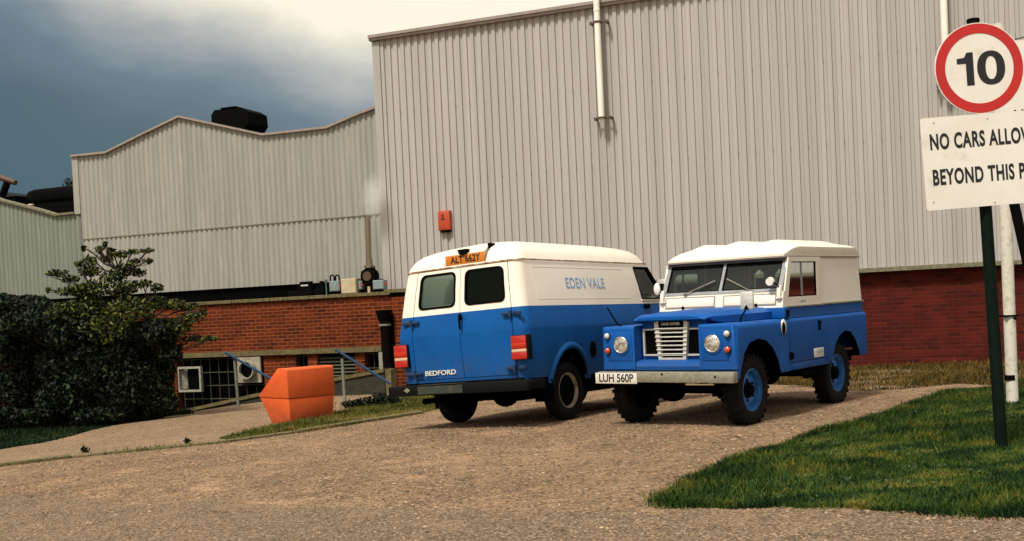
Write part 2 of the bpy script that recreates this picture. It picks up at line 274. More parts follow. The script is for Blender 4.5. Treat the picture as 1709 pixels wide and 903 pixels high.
# ------------------------------------------------------------------ mesh builder
class MB:
    def __init__(s): s.bm = bmesh.new()
    def _fin(s, faces, mi):
        for f in faces: f.material_index = mi
    def box(s, c, d, rot=None, mi=0, bev=0.):
        m = Matrix.Translation(c) @ (rot.to_4x4() if rot is not None else Matrix()) @ Matrix.Diagonal((*d, 1))
        r = bmesh.ops.create_cube(s.bm, size=1, matrix=m); vs_ = r['verts']
        fs = {f for v in vs_ for f in v.link_faces}; s._fin(fs, mi)
        if bev:
            es = list({e for v in vs_ for e in v.link_edges})
            bmesh.ops.bevel(s.bm, geom=es, offset=bev, segments=2, affect='EDGES', profile=.5)
        return s
    def bb(s, x0, x1, y0, y1, z0, z1, mi=0, bev=0.):
        return s.box(((x0+x1)/2, (y0+y1)/2, (z0+z1)/2), (abs(x1-x0), abs(y1-y0), abs(z1-z0)), None, mi, bev)
    def cyl(s, p0, p1, r0, r1=None, n=16, mi=0):
        p0 = Vector(p0); p1 = Vector(p1); d = p1-p0; r1 = r0 if r1 is None else r1
        q = d.to_track_quat('Z', 'Y').to_matrix().to_4x4(); m = Matrix.Translation((p0+p1)/2) @ q
        r = bmesh.ops.create_cone(s.bm, cap_ends=True, segments=n, radius1=r0, radius2=max(r1, 1e-4), depth=d.length, matrix=m)
        s._fin({f for v in r['verts'] for f in v.link_faces}, mi); return s
    def tube(s, pts, r, n=8, mi=0):
        pts = [Vector(p) for p in pts]
        for a, b in zip(pts, pts[1:]): s.cyl(a, b, r, r, n, mi)
        for p in pts[1:-1]: s.ball(p, (r, r, r), 8, mi)
        return s
    def ball(s, c, rad, n=12, mi=0, rot=None):
        m = Matrix.Translation(c) @ (rot.to_4x4() if rot is not None else Matrix()) @ Matrix.Diagonal((*rad, 1))
        r = bmesh.ops.create_uvsphere(s.bm, u_segments=n, v_segments=max(6, n*2//3), radius=1, matrix=m)
        s._fin({f for v in r['verts'] for f in v.link_faces}, mi); return s
    def prism(s, poly, ax, a, b, mi=0):
        "poly in the two other axes (cyclic order kept: x->(y,z), y->(x,z), z->(x,y))"
        def mk(u, v, w_): return {'x': (w_, u, v), 'y': (u, w_, v), 'z': (u, v, w_)}[ax]
        A = [s.bm.verts.new(mk(u, v, a)) for u, v in poly]; B = [s.bm.verts.new(mk(u, v, b)) for u, v in poly]
        fs = [s.bm.faces.new(A), s.bm.faces.new(B[::-1])]
        n = len(poly)
        for i in range(n): fs.append(s.bm.faces.new((A[i], B[i], B[(i+1) % n], A[(i+1) % n])[::-1]))
        s._fin(fs, mi); bmesh.ops.recalc_face_normals(s.bm, faces=fs); return s
    def loft(s, rings, mi=0, caps=True):
        vr = [[s.bm.verts.new(p) for p in r] for r in rings]; fs = []
        n = len(rings[0])
        for a, b in zip(vr, vr[1:]):
            for i in range(n): fs.append(s.bm.faces.new((a[i], a[(i+1) % n], b[(i+1) % n], b[i])))
        if caps: fs += [s.bm.faces.new(vr[0][::-1]), s.bm.faces.new(vr[-1])]
        s._fin(fs, mi); bmesh.ops.recalc_face_normals(s.bm, faces=fs); return s
    def lathe(s, prof, n=32, mi=0, ax='y', c=(0, 0, 0), closed=False):
        "profile of (radius, axial) around an axis"
        rings = []
        for r_, h_ in prof:
            ring = []
            for i in range(n):
                a = 2*PI*i/n; u, v = r_*math.cos(a), r_*math.sin(a)
                p = {'y': (u, h_, v), 'x': (h_, u, v), 'z': (u, v, h_)}[ax]; ring.append((p[0]+c[0], p[1]+c[1], p[2]+c[2]))
            rings.append(ring)
        vr = [[s.bm.verts.new(p) for p in r] for r in rings]; fs = []
        prs = list(zip(vr, vr[1:])) + ([(vr[-1], vr[0])] if closed else [])
        for a, b in prs:
            for i in range(n): fs.append(s.bm.faces.new((a[i], a[(i+1) % n], b[(i+1) % n], b[i])))
        if not closed: fs += [s.bm.faces.new(vr[0][::-1]), s.bm.faces.new(vr[-1])]
        s._fin(fs, mi); bmesh.ops.recalc_face_normals(s.bm, faces=fs); return s
    def quad(s, pts, mi=0):
        f = s.bm.faces.new([s.bm.verts.new(p) for p in pts]); f.material_index = mi; return s
    def bevel(s, pred, off, seg=3):
        es = [e for e in s.bm.edges if pred(e.verts[0].co, e.verts[1].co) and len(e.link_faces) == 2]
        bmesh.ops.bevel(s.bm, geom=es, offset=off, segments=seg, affect='EDGES', profile=.5); return s
    def mesh(s, name, mats, smooth=35):
        me = bpy.data.meshes.new(name); s.bm.normal_update(); s.bm.to_mesh(me); s.bm.free()
        for m in (mats if isinstance(mats, (list, tuple)) else [mats]): me.materials.append(m)
        if smooth:
            me.shade_smooth(); me.set_sharp_from_angle(angle=R(smooth))
        return me
    def build(s, name, mats, parent=None, loc=None, smooth=35):
        return link(name, s.mesh(name, mats, smooth), parent, loc)
def link(name, me, parent=None, loc=None):
    o = bpy.data.objects.new(name, me); COL.objects.link(o)
    if parent is not None: o.parent = parent
    if loc is not None: o.location = loc
    return o
def tag(o, label=None, cat=None, group=None, kind=None):
    if label: o['label'] = label
    if cat: o['category'] = cat
    if group: o['group'] = group
    if kind: o['kind'] = kind
    return o
def thing(name, label, cat, M_=None, group=None):
    o = bpy.data.objects.new(name, None); COL.objects.link(o); o.empty_display_size = .1
    if M_ is not None: o.matrix_world = M_
    tag(o, label, cat, group); return o
def wall_thing(name, label, cat, group=None):
    return thing(name, label, cat, Matrix.Translation(WP) @ Matrix.Rotation(WYAW, 4, 'Z'), group)
def boolean(me, ops):
    "ops: list of (operation, mesh)"
    o = bpy.data.objects.new('tmp', me); COL.objects.link(o); tmp = [o]
    for op, m2 in ops:
        c = bpy.data.objects.new('tmpc', m2); COL.objects.link(c); tmp.append(c)
        b = o.modifiers.new('b', 'BOOLEAN'); b.operation = op; b.object = c; b.solver = 'EXACT'
    dg = bpy.context.evaluated_depsgraph_get(); dg.update()
    r = bpy.data.meshes.new_from_object(o.evaluated_get(dg), depsgraph=dg)
    for t in tmp: bpy.data.objects.remove(t)
    return r
def text(body, size, name, m, parent, Mloc, bold=0., ext=.002, sx=1., align='CENTER', spacing=1.):
    c = bpy.data.curves.new('t', 'FONT'); c.body = body; c.size = size; c.offset = bold; c.extrude = ext; c.align_x = align; c.align_y = 'CENTER'; c.space_character = spacing; c.resolution_u = 6
    o = bpy.data.objects.new('t', c); COL.objects.link(o); dg = bpy.context.evaluated_depsgraph_get(); dg.update()
    me = bpy.data.meshes.new_from_object(o.evaluated_get(dg), depsgraph=dg); bpy.data.objects.remove(o); me.materials.clear(); me.materials.append(m)
    me.transform(Mloc @ Matrix.Diagonal((sx, 1, 1, 1))); me.name = name
    return link(name, me, parent)
def basis(x, y, z, o):    # columns
    return Matrix(((x[0], y[0], z[0], o[0]), (x[1], y[1], z[1], o[1]), (x[2], y[2], z[2], o[2]), (0, 0, 0, 1)))

# ================================================================== GROUND
def lines(a, b, fine, lo, hi, coarse):
    L = list(np.arange(a, b+1e-6, fine)); x = a; st = fine
    while x > lo: st = min(st*1.35, coarse); x -= st; L.insert(0, x)
    x = b; st = fine
    while x < hi: st = min(st*1.35, coarse); x += st; L.append(x)
    return np.array(L)
gx = lines(-11, 9, .15, -400, 400, 60); gy = lines(5.0, 27, .15, -60, 900, 80)
GX, GY = np.meshgrid(gx, gy); GZ = Gn(GX, GY)
lx = (GX-WP.x)*WX.x + (GY-WP.y)*WX.y; ly = (GX-WP.x)*WY.x + (GY-WP.y)*WY.y
RAMP_Y = -2.2
xr0 = W(200, 690, RAMP_Y)[0]; xr1 = W(640, 616, RAMP_Y)[0]
pit = (ly > RAMP_Y+.02) & (ly < 1.5) & (lx > xr0-8) & (lx < xr1)
GZ = np.where(pit, np.minimum(GZ, H-2.6), GZ)
verts = np.c_[GX.ravel(), GY.ravel(), GZ.ravel()]; nx = len(gx); ny = len(gy)
idx = np.arange(nx*ny).reshape(ny, nx)
fc = np.stack([idx[:-1, :-1], idx[:-1, 1:], idx[1:, 1:], idx[1:, :-1]], -1).reshape(-1, 4)
me = bpy.data.meshes.new('ground'); me.from_pydata(verts.tolist(), [], fc.tolist()); me.materials.append(M_gravel); me.shade_smooth()
tag(link('ground', me), kind='structure')

def draped(name, pts, m, off, kind, step=.3, **k):
    bm = bmesh.new(); bm.faces.new([bm.verts.new((p[0], p[1], 0)) for p in pts])
    xs = [p[0] for p in pts]; ys = [p[1] for p in pts]
    for ax, lo, hi in ((0, min(xs), max(xs)), (1, min(ys), max(ys))):
        v = math.ceil(lo/step)*step
        while v < hi:
            co = (v, 0, 0) if ax == 0 else (0, v, 0); n = (1, 0, 0) if ax == 0 else (0, 1, 0)
            bmesh.ops.bisect_plane(bm, geom=bm.verts[:]+bm.edges[:]+bm.faces[:], plane_co=co, plane_no=n); v += step
    for v in bm.verts: v.co.z = G(v.co.x, v.co.y) + off
    bmesh.ops.recalc_face_normals(bm, faces=bm.faces)
    for f in bm.faces:
        if f.normal.z < 0: f.normal_flip()
    me = bpy.data.meshes.new(name); bm.to_mesh(me); bm.free(); me.materials.append(m); me.shade_smooth()
    return tag(link(name, me), kind=kind, **k)
def dens(pts, wob=.06, n=6):
    "subdivide a ground outline and roughen it"
    out = []
    for i in range(len(pts)):
        a = Vector(pts[i][:2]); b = Vector(pts[(i+1) % len(pts)][:2])
        for k in range(n):
            p = a.lerp(b, k/n)
            if k: p += Vector((random.uniform(-wob, wob), random.uniform(-wob, wob)))
            out.append((p.x, p.y))
    return out
g2 = lambda l: [tuple(gp(*p)[:2]) for p in l]
verge = g2([(1098, 836), (1140, 818), (1200, 785), (1262, 757), (1335, 732), (1420, 712), (1480, 694), (1540, 672), (1600, 655), (1660, 648)]) + [(9.5, 17.2), (10.5, 8), (6.5, 6.8)] + g2([(1709, 862), (1600, 858), (1450, 850), (1330, 846), (1200, 847), (1120, 845)])
verge = dens(verge, .05, 4)
strip = g2([(368, 734), (420, 722), (470, 712), (540, 700), (600, 682), (650, 668)]) + [tuple((gp(650, 664)+Vector((2.2, 1.0, 0)))[:2])] + g2([(712, 687), (640, 697), (560, 708), (480, 722), (400, 735)])
path = g2([(-60, 790), (0, 776), (120, 762), (240, 750), (380, 736), (500, 719), (600, 704), (690, 690)]) + g2([(640, 664), (560, 668), (431, 674), (320, 691), (240, 700), (150, 720), (60, 742), (-60, 762)])
lawn = g2([(-60, 762), (60, 742), (150, 720), (240, 700), (318, 692), (300, 684)]) + [tuple(W2(W(200, 690, RAMP_Y)[0]-4, RAMP_Y-.1, 0)[:2])] + g2([(-70, 690)])
dryp = g2([(1440, 652), (1500, 650), (1600, 640), (1709, 648)]) + [(11, 16.5)] + [tuple(W2(5, -.03, 0)[:2]), tuple(W2(-9, -.03, 0)[:2])] + g2([(1150, 640), (1300, 642)])
road = g2([(1800, 880), (1709, 866), (1500, 858), (1330, 853), (1150, 852), (950, 858), (700, 853), (420, 842), (180, 838), (0, 828), (-90, 822)])
road = dens(road, .10, 6)[:-6] + [(-14, 7.5), (-14, -6), (12, -6), (12, 4.6)]
draped('road', road, M_road, .005, 'structure', .3)
draped('path', path, M_path, .012, 'structure', .25)
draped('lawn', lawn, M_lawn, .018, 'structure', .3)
draped('verge', verge, M_grass, .007, 'structure', .2)
draped('grass_strip', strip, M_grassl, .016, 'structure', .2)
draped('dry_verge', dens(dryp, .22, 7), M_dirt, .007, 'structure', .3)

def inside(X, Y, poly):
    c = np.zeros(len(X), bool); n = len(poly)
    for i in range(n):
        x0, y0 = poly[i][:2]; x1, y1 = poly[(i+1) % n][:2]
        k = ((y0 > Y) != (y1 > Y)) & (X < (x1-x0)*(Y-y0)/((y1-y0) or 1e-9)+x0); c ^= k
    return c
def blades(name, poly, m, n, h, wd, label, cat=None, clump=0., near=None, edge=0):
    P_ = np.array([p[:2] for p in poly]); lo = P_.min(0); hi = P_.max(0)
    X = rng.uniform(lo[0], hi[0], n*4); Y = rng.uniform(lo[1], hi[1], n*4)
    pr = np.clip((9/np.maximum(Y, 5))**1.2, .1, 1) if near else np.ones(len(X))
    k = inside(X, Y, poly) & (rng.random(len(X)) < pr); X = X[k][:n]; Y = Y[k][:n]
    if clump:
        k = (np.sin(X*2.1+Y*1.7)*np.sin(Y*2.9-X) + rng.normal(0, .5, len(X))) > clump; X = X[k]; Y = Y[k]
    if edge:
        A_ = P_; B_ = np.roll(P_, -1, 0); Ln = np.linalg.norm(B_-A_, axis=1); ii = rng.choice(len(P_), edge, p=Ln/Ln.sum()); tt = rng.random(edge)[:, None]
        E_ = A_[ii]*(1-tt)+B_[ii]*tt; E_ = E_+rng.normal(0, .030, E_.shape)*(1+.9*np.sin(E_[:, :1]*5.3)*np.sin(E_[:, 1:]*4.1)); X = np.r_[X, E_[:, 0]]; Y = np.r_[Y, E_[:, 1]]
    q = len(X); Z = Gn(X, Y)
    hh = h*rng.uniform(.45, 1.25, q)*(1+.35*np.sin(X*1.9+2*np.sin(Y*1.3))); a = rng.uniform(0, 2*PI, q); ww = wd*rng.uniform(.6, 1.4, q)
    dx, dy = np.cos(a)*ww, np.sin(a)*ww; lx_, ly_ = rng.normal(0, .45, q)*hh, rng.normal(0, .45, q)*hh
    v = np.empty((q, 5, 3))
    v[:, 0] = np.c_[X-dx, Y-dy, Z]; v[:, 1] = np.c_[X+dx, Y+dy, Z]
    v[:, 2] = np.c_[X+dx*.7+lx_*.35, Y+dy*.7+ly_*.35, Z+hh*.55]; v[:, 3] = np.c_[X-dx*.7+lx_*.35, Y-dy*.7+ly_*.35, Z+hh*.55]
    v[:, 4] = np.c_[X+lx_, Y+ly_, Z+hh]
    b = (np.arange(q)*5)[:, None]
    f = [tuple(r) for r in (b+np.array([0, 1, 2, 3])).tolist()] + [tuple(r) for r in (b+np.array([3, 2, 4])).tolist()]
    me = bpy.data.meshes.new(name); me.from_pydata(v.reshape(-1, 3).tolist(), [], f); me.materials.append(m)
    return tag(link(name, me), label, cat, kind='stuff')
blades('verge_grass', verge, M_grass, 150000, .055, .0042, 'rough dark green verge grass under the road signs', 'grass', near=1, edge=24000, clump=-.8)
blades('strip_grass', strip, M_grassl, 16000, .06, .006, 'yellowish grass strip beside the orange bin', 'grass', edge=3500)
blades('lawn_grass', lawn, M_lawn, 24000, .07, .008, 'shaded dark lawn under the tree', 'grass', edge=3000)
blades('dry_grass', dryp, M_dry, 42000, .085, .007, 'dry brown grass along the foot of the brick wall', 'grass', clump=-.05, edge=4000)

def stones(name, n, x0, x1, y0, y1, r0, r1, avoid, label):
    X = rng.uniform(x0, x1, n); Y = y0 + (y1-y0)*rng.random(n)**1.5
    k = np.ones(n, bool)
    for a in avoid: k &= ~inside(X, Y, a)
    X = X[k]; Y = Y[k]; Z = Gn(X, Y); q = len(X)
    base = np.array([(0, 0, -1), (1, 0, 0), (.3, .95, 0), (-.8, .6, 0), (-.8, -.6, 0), (.3, -.95, 0), (.1, .1, .9)])
    tri = np.array([(0, 2, 1), (0, 3, 2), (0, 4, 3), (0, 5, 4), (0, 1, 5), (6, 1, 2), (6, 2, 3), (6, 3, 4), (6, 4, 5), (6, 5, 1)])
    r = r0*(r1/r0)**(rng.random(q)**2.7); a = rng.uniform(0, 2*PI, q); ca, sa = np.cos(a), np.sin(a); el_ = rng.uniform(.6, 1.0, q)
    jit = rng.uniform(.75, 1.25, (q, 7, 1)); b = base[None]*jit
    x = b[:, :, 0]*r[:, None]; y = b[:, :, 1]*(r*el_)[:, None]; z = b[:, :, 2]*(r*.55)[:, None]
    v = np.stack([x*ca[:, None]-y*sa[:, None]+X[:, None], x*sa[:, None]+y*ca[:, None]+Y[:, None], z+(Z+r*.12)[:, None]], -1)
    f = ((np.arange(q)*7)[:, None, None]+tri[None]).reshape(-1, 3)
    me = bpy.data.meshes.new(name); me.from_pydata(v.reshape(-1, 3).tolist(), [], f.tolist()); me.materials.append(M_stoneR)
    return tag(link(name, me), label, 'gravel', kind='stuff')
M_stoneR = leafmat('gravel_stone', (.07, .046, .027), (.26, .175, .108), (.36, .26, .17))
stones('loose_gravel', 42000, -8, 9, 5.2, 19, .006, .024, [verge, strip, lawn, path], 'loose pale stones scattered over the yard')
# kerb between gravel and path
kp = g2([(-60, 792), (0, 778), (120, 764), (240, 752), (380, 738), (500, 722), (600, 706), (705, 690)])
kb = MB()
for a, b in zip(kp, kp[1:]):
    A = Vector((*a, 0)); B = Vector((*b, 0)); n = max(1, int((B-A).length/.9))
    for i in range(n):
        p = A.lerp(B, i/n); q = A.lerp(B, (i+.985)/n); d = (q-p); sd_ = Vector((-d.y, d.x, 0)).normalized()*.055
        z0, z1 = G(p.x, p.y), G(q.x, q.y); t_ = .035+random.uniform(-.012, .01); ring = []
        for c_, z in ((p, z0), (q, z1)):
            ring.append([(c_.x+sd_.x, c_.y+sd_.y, z-.05), (c_.x+sd_.x, c_.y+sd_.y, z+t_), (c_.x-sd_.x, c_.y-sd_.y, z+t_-.006), (c_.x-sd_.x, c_.y-sd_.y, z-.05)])
        kb.loft(ring)
kb.build('kerb', M_conc, smooth=0).__setitem__('kind', 'structure')
kpoly = [(a[0]-.12, a[1]+.04) for a in kp]+[(a[0]+.10, a[1]-.10) for a in kp[::-1]]
blades('kerb_weeds', kpoly, M_grassl, 5200, .055, .006, 'straggly weeds growing along the low kerb', 'weeds', clump=.15)

# ================================================================== FACTORY
def ribbed(mb, x0, x1, zb, ztop, y, prof, period, mi=0):
    "prof: list of (fraction, depth) over one period; ztop(x)"
    n = int((x1-x0)/period)+1; P0 = []
    for k in range(n+1):
        for fr, dp in prof:
            x = x0+(k+fr)*period
            if x <= x1: P0.append((x, y+dp))
    for x in brk:                      # keep corners of the roofline
        if x0 < x < x1:
            for i in range(len(P0)-1):
                if P0[i][0] < x < P0[i+1][0]-1e-4 and x-P0[i][0] > 1e-4:
                    t = (x-P0[i][0])/(P0[i+1][0]-P0[i][0]); P0.insert(i+1, (x, P0[i][1]*(1-t)+P0[i+1][1]*t)); break
    bv = [mb.bm.verts.new((x, yy, zb)) for x, yy in P0]; tv = [mb.bm.verts.new((x, yy, ztop(x))) for x, yy in P0]
    for i in range(len(P0)-1):
        f = mb.bm.faces.new((bv[i], bv[i+1], tv[i+1], tv[i])); f.material_index = mi
def polyz(pts): return lambda x: float(np.interp(x, [p[0] for p in pts], [p[1] for p in pts]))
brk = []
TRAP = [(0, 0), (.47, 0), (.535, .033), (.89, .033), (.975, 0)]
SINE = [(i/8, .016*(1+math.cos(2*PI*i/8+PI)) if True else 0) for i in range(8)]
SINE = [(0, 0), (.10, .004), (.22, .022), (.34, .030), (.46, .022), (.58, .004), (.80, -.002)]
xL, _ = W(622, 60); zT = W(625, 64)[1]; zB = W(1440, 450)[1]
xR = 13.0
tall = wall_thing('tall_warehouse', 'tall pale grey ribbed metal warehouse on a dark red brick base, behind both vehicles', 'warehouse')
mbc = MB(); ribbed(mbc, xL+.16, xR, zB+.02, lambda x: zT-.06, 0, TRAP, .160)
mb = MB(); mb.bb(xL-.02, xL+.15, -.02, .30, zB+.02, zT-.08); mb.build('corner_trim', M_clad, tall, smooth=0)
mb = MB(); mb.bb(xL-.06, xR, -.09, .25, zT-.065, zT+.05, bev=.01); mb.bb(xL-.06, xR, -.12, -.085, zT-.01, zT+.05); mb.build('roof_trim', M_trim, tall, smooth=0)
mb = MB(); mb.bb(xL+.0, xR, -.085, .06, zB-.055, zB+.02); mb.build('base_flashing', M_trimw, tall, smooth=0)
mb = MB(); mb.bb(xL, xR, .10, .4, -1.6, zB-.057); mb.build('brick_plinth', M_brickr, tall, smooth=0)
mb = MB(); mb.bb(xL, xR, .31, 24, zT-.4, zT-.1); mb.build('roof', M_roof, tall, smooth=0)
mb = MB(); mb.bb(xL, xL+.2, .31, 24, -1.0, zT-.08); mb.bb(xR-.2, xR, .41, 24, -1, zT-.41); mb.bb(xL+.21, xR-.21, 23.8, 24, -1, zT-.41); mb.build('side_wall', M_clad, tall, smooth=0)
# fixing screws along two rails
mb = mbc
for (pa, pb) in (((680, 183), (1086, 135)), ((686, 305), (1088, 266))):
    za = W(*pa)[1]
    for k in range(60):
        x = xL+.2+.16*(k*2.0)+.04
        if x < xR-.3: mb.cyl((x, .002, za+random.uniform(-.012, .012)), (x, -.010, za), .011, .006, 6, 1)
mb.build('cladding', [M_clad, M_trim], tall, smooth=0)

# low gabled warehouse (valley roof) left of it
Y2 = .28
prof2 = [(120, 259), (150, 256), (178, 253), (240, 222), (300, 193), (370, 208), (440, 223), (495, 217), (547, 211), (600, 188), (628, 177)]
pz = [W(a, b, Y2) for a, b in prof2]; pz[-1] = (xL-.0, pz[-1][1]+.02); xlow = pz[0][0]; brk = [p[0] for p in pz]
zl = W(300, 486, Y2)[1]
low = wall_thing('gabled_warehouse', 'pale ribbed metal warehouse with a folded gable roofline, left of the tall warehouse', 'warehouse')
mb = MB(); ribbed(mb, xlow+.18, xL, zl, lambda x: polyz(pz)(x)-.05, Y2, SINE, .139); mb.build('cladding', M_clad2, low, smooth=60)
def verge_trim(mb, pts, y0, y1, up, dn):
    for (xa, za), (xb, zb_) in zip(pts, pts[1:]):
        mb.loft([[(xa, y0, za-dn), (xa, y1, za-dn), (xa, y1, za+up), (xa, y0, za+up)], [(xb, y0, zb_-dn), (xb, y1, zb_-dn), (xb, y1, zb_+up), (xb, y0, zb_+up)]])
mb = MB(); verge_trim(mb, pz, Y2-.07, Y2+.2, .0, .05); mb.build('verge_trim', M_trim, low, smooth=0)
mb = MB(); mb.bb(xlow-.0, xlow+.18, Y2-.02, Y2+.3, W(133, 357, Y2)[1], pz[0][1]-.055); mb.build('corner_trim', M_clad2, low, smooth=0)
mb = MB()
for (xa, za), (xb, zb_) in zip(pz, pz[1:]):
    mb.loft([[(xa, Y2+.21, za-.3), (xa, 22, za-.3), (xa, 22, za-.05), (xa, Y2+.21, za-.05)], [(xb, Y2+.21, zb_-.3), (xb, 22, zb_-.3), (xb, 22, zb_-.05), (xb, Y2+.21, zb_-.05)]])
mb.build('roof', M_roof, low, smooth=0)
mb = MB(); mb.bb(xlow+.01, xlow+.15, Y2+.31, 22, -1, pz[0][1]-.31); mb.bb(xlow+.2, xL-.05, 21.7, 21.9, -1, 3.0); mb.build('side_wall', M_clad2, low, smooth=0)
zlap0 = W(300, 386, Y2)[1]
mb = MB(); mb.bb(xlow+.2, xL-.12, Y2-.010, Y2+.01, zlap0-.012, zlap0+.012); mb.build('lap_joint', M_trimw, low, smooth=0)
mb = MB(); mb.bb(xlow-9, xL-.01, Y2+.07, Y2+.3, zl-1.2, zl+.06); mb.build('bitumen_upstand', M_void, low, smooth=0)
# furthest left, lower warehouse
pz3 = [W(a, b, Y2) for a, b in ((-160, 285), (-60, 309), (0, 332), (60, 347), (93, 357), (133, 353))]; pz3[-1] = (xlow+.0, pz3[-1][1]); brk = [p[0] for p in pz3]
far = wall_thing('far_warehouse', 'lowest dull green-grey ribbed warehouse wall at the far left behind the tree', 'warehouse')
mb = MB(); ribbed(mb, pz3[0][0], xlow+.17, zl, lambda x: polyz(pz3)(x)-.05, Y2+.012, SINE, .139); mb.build('cladding', M_clad3, far, smooth=60)
mb = MB(); verge_trim(mb, pz3, Y2-.06, Y2+.2, .0, .05); mb.build('verge_trim', M_trimw, far, smooth=0)
mb = MB(); zlo = min(p[1] for p in pz3)-.1
for (xa, za), (xb, zb_) in zip(pz3, pz3[1:]):
    mb.loft([[(xa, Y2+.21, zlo-.3), (xa, 22, zlo-.3), (xa, 22, zlo-.05), (xa, Y2+.21, zlo-.05)], [(xb, Y2+.21, zlo-.3), (xb, 22, zlo-.3), (xb, 22, zlo-.05), (xb, Y2+.21, zlo-.05)]])
mb.bb(pz3[0][0], pz3[0][0]+.15, Y2+.25, 22, -1, pz3[0][1]-.31)
mb.build('roof', M_roof, far, smooth=0)

# brick annexe with basement windows
YA = -.60
ax0 = W(-150, 520, YA)[0]; ax1 = W(653, 500, YA)[0]; zc = W(500, 497, YA)[1]; zlint = W(480, 588, YA)[1]
ann = wall_thing('brick_annexe', 'low orange-red brick annexe with mossy coping and basement windows, behind the orange bin', 'building')
mb = MB(); mb.bb(ax0, ax1, YA, YA+.28, zlint+.055, zc-.045); mb.build('brick_wall', M_bricko, ann, smooth=0)
mb = MB(); n = 14
for i in range(n):
    a = ax0+(ax1-ax0)*i/n; b = ax0+(ax1-ax0)*(i+.99)/n; mb.bb(a, b, YA-.06, YA+.34, zc-.043, zc+.03, bev=.008)
mb.build('coping', M_conc, ann, smooth=0)
mb = MB(); mb.bb(ax0, ax1, YA+.345, Y2+.1, zc-.25, zc-.02); mb.build('flat_roof', M_black, ann, smooth=0)
mb = MB(); mb.bb(ax0, W(637, 585, YA)[0], YA-.02, YA+.27, zlint-.055, zlint+.052, bev=.008); mb.build('lintel', M_conc, ann, smooth=0)
mb = MB(); mb.bb(ax0, ax1, YA+.27, YA+.32, -1.6, zlint-.06); mb.build('recess_back', M_void, ann, smooth=0)
def wx(px, py=620, y=YA): return W(px, py, y)[0]
mb = MB()
for a, b in ((438, 492), (512, 528), (592, 607)): mb.bb(wx(a), wx(b), YA+.06, YA+.265, -1.6, zlint-.058)
mb.bb(ax0, wx(292), YA+.06, YA+.265, -1.6, zlint-.058)
mb.bb(wx(641), ax1, YA, YA+.265, -1.6, zlint+.05)
mb.build('brick_pier', M_bricko, ann, smooth=0)
def barred(x0, x1, z0, z1, nxp, nzp, name='barred_window'):
    mb = MB(); y = YA+.14; r = .008
    for i in range(nxp+1):
        x = x0+(x1-x0)*i/nxp; mb.bb(x-r*.6, x+r*.6, y-.012, y+.012, z0, z1)
    for i in range(nzp+1):
        z = z0+(z1-z0)*i/nzp; mb.bb(x0, x1, y-.016, y+.008, z-r, z+r)
    return mb.build(name, M_mesh, ann, smooth=0)
def wz(px, py, y=YA+.1): return W(px, py, y)[1]
zf0 = -1.5
barred(wx(300), wx(436), zf0, zlint-.10, 9, 7)
barred(wx(492), wx(512), zf0, zlint-.10, 2, 7)
barred(wx(607), wx(634), zf0, zlint-.10, 2, 7)
mb = MB()
for k in range(12):
    z = zlint-.16-k*.075; mb.box(((wx(530)+wx(591))/2, YA+.12, z), (wx(591)-wx(530), .07, .012), Euler((.6, 0, 0)).to_matrix())
mb.build('louvre_panel', M_mesh, ann, smooth=0)
mb = MB(); mb.bb(wx(633.5), wx(640), YA-.01, YA+.25, -1.5, zlint-.057); mb.build('window_post', M_frame, ann, smooth=0)
# opened white frame window
x0, x1 = W(299, 633, YA-.05)[0], W(337, 632, YA-.05)[0]; z1_ = W(318, 612, YA-.05)[1]; z0_ = W(320, 654, YA-.05)[1]
mb = MB(); t_ = .045
mb.bb(x0, x1, YA-.09, YA-.01, z1_-t_, z1_); mb.bb(x0, x1, YA-.09, YA-.01, z0_, z0_+t_); mb.bb(x1-t_, x1, YA-.09, YA-.01, z0_+t_, z1_-t_)
mb.bb(x0, x0+t_*.7, YA-.09, YA-.01, z0_+t_, z1_-t_); mb.box((x0+.09, YA+.04, (z0_+z1_)/2), (.15, .02, z1_-z0_-.12), Euler((0, 0, .7)).to_matrix())
wf = mb.build('window_frame', M_frame, ann, smooth=0)
mb = MB(); mb.bb(x0+.2, x1-.05, YA+.0, YA+.012, z0_+.05, z1_-.05); mb.build('pane', M_void, wf, smooth=0)
# extractor fan panel
x0, x1 = W(397, 620, YA+.02)[0], W(436, 620, YA+.02)[0]; z1_ = W(415, 595, YA+.02)[1]; z0_ = W(417, 639, YA+.02)[1]
mb = MB(); mb.bb(x0, x1, YA+.0, YA+.05, z0_, z1_, bev=.01); fp = mb.build('fan_panel', mat('fan_panel_white', (.38, .34, .25), .6, col2=(.24, .21, .14), scale=8), ann, smooth=0)
cxf, czf = (x0+x1)/2+.0, (z0_+z1_)/2
mb = MB(); mb.lathe([(.20, -.005), (.20, -.13), (.175, -.13), (.175, -.004)], 28, ax='y', c=(cxf, YA, czf)); mb.build('fan_duct', M_frame, fp)
mb = MB(); mb.cyl((cxf, YA-.02, czf), (cxf, YA-.05, czf), .173, .173, 28); mb.build('fan_opening', M_void, fp)

# tall brick pier between annexe and van carries its own coping
xp0, xp1 = ax1-.02, W(700, 490, YA)[0]
pier = wall_thing('brick_pier_wall', 'narrow red brick wall end with a stone cap between the black drainpipe and the van', 'wall')
zp = W(655, 486, YA)[1]
mb = MB(); mb.bb(xp0+.03, xp1, YA+.0, .09, -1.6, zp-.11); mb.build('brick_wall', M_bricko, pier, smooth=0)
mb = MB(); mb.bb(xp0-.12, xp1+.05, YA-.06, .02, zp-.035, zp+.045, bev=.01); mb.build('coping', M_conc, pier, smooth=0)
mb = MB(); mb.bb(xp0-.05, xp1+.0, YA-.02, .0, zp-.108, zp-.037); mb.build('soffit', M_void, pier, smooth=0)

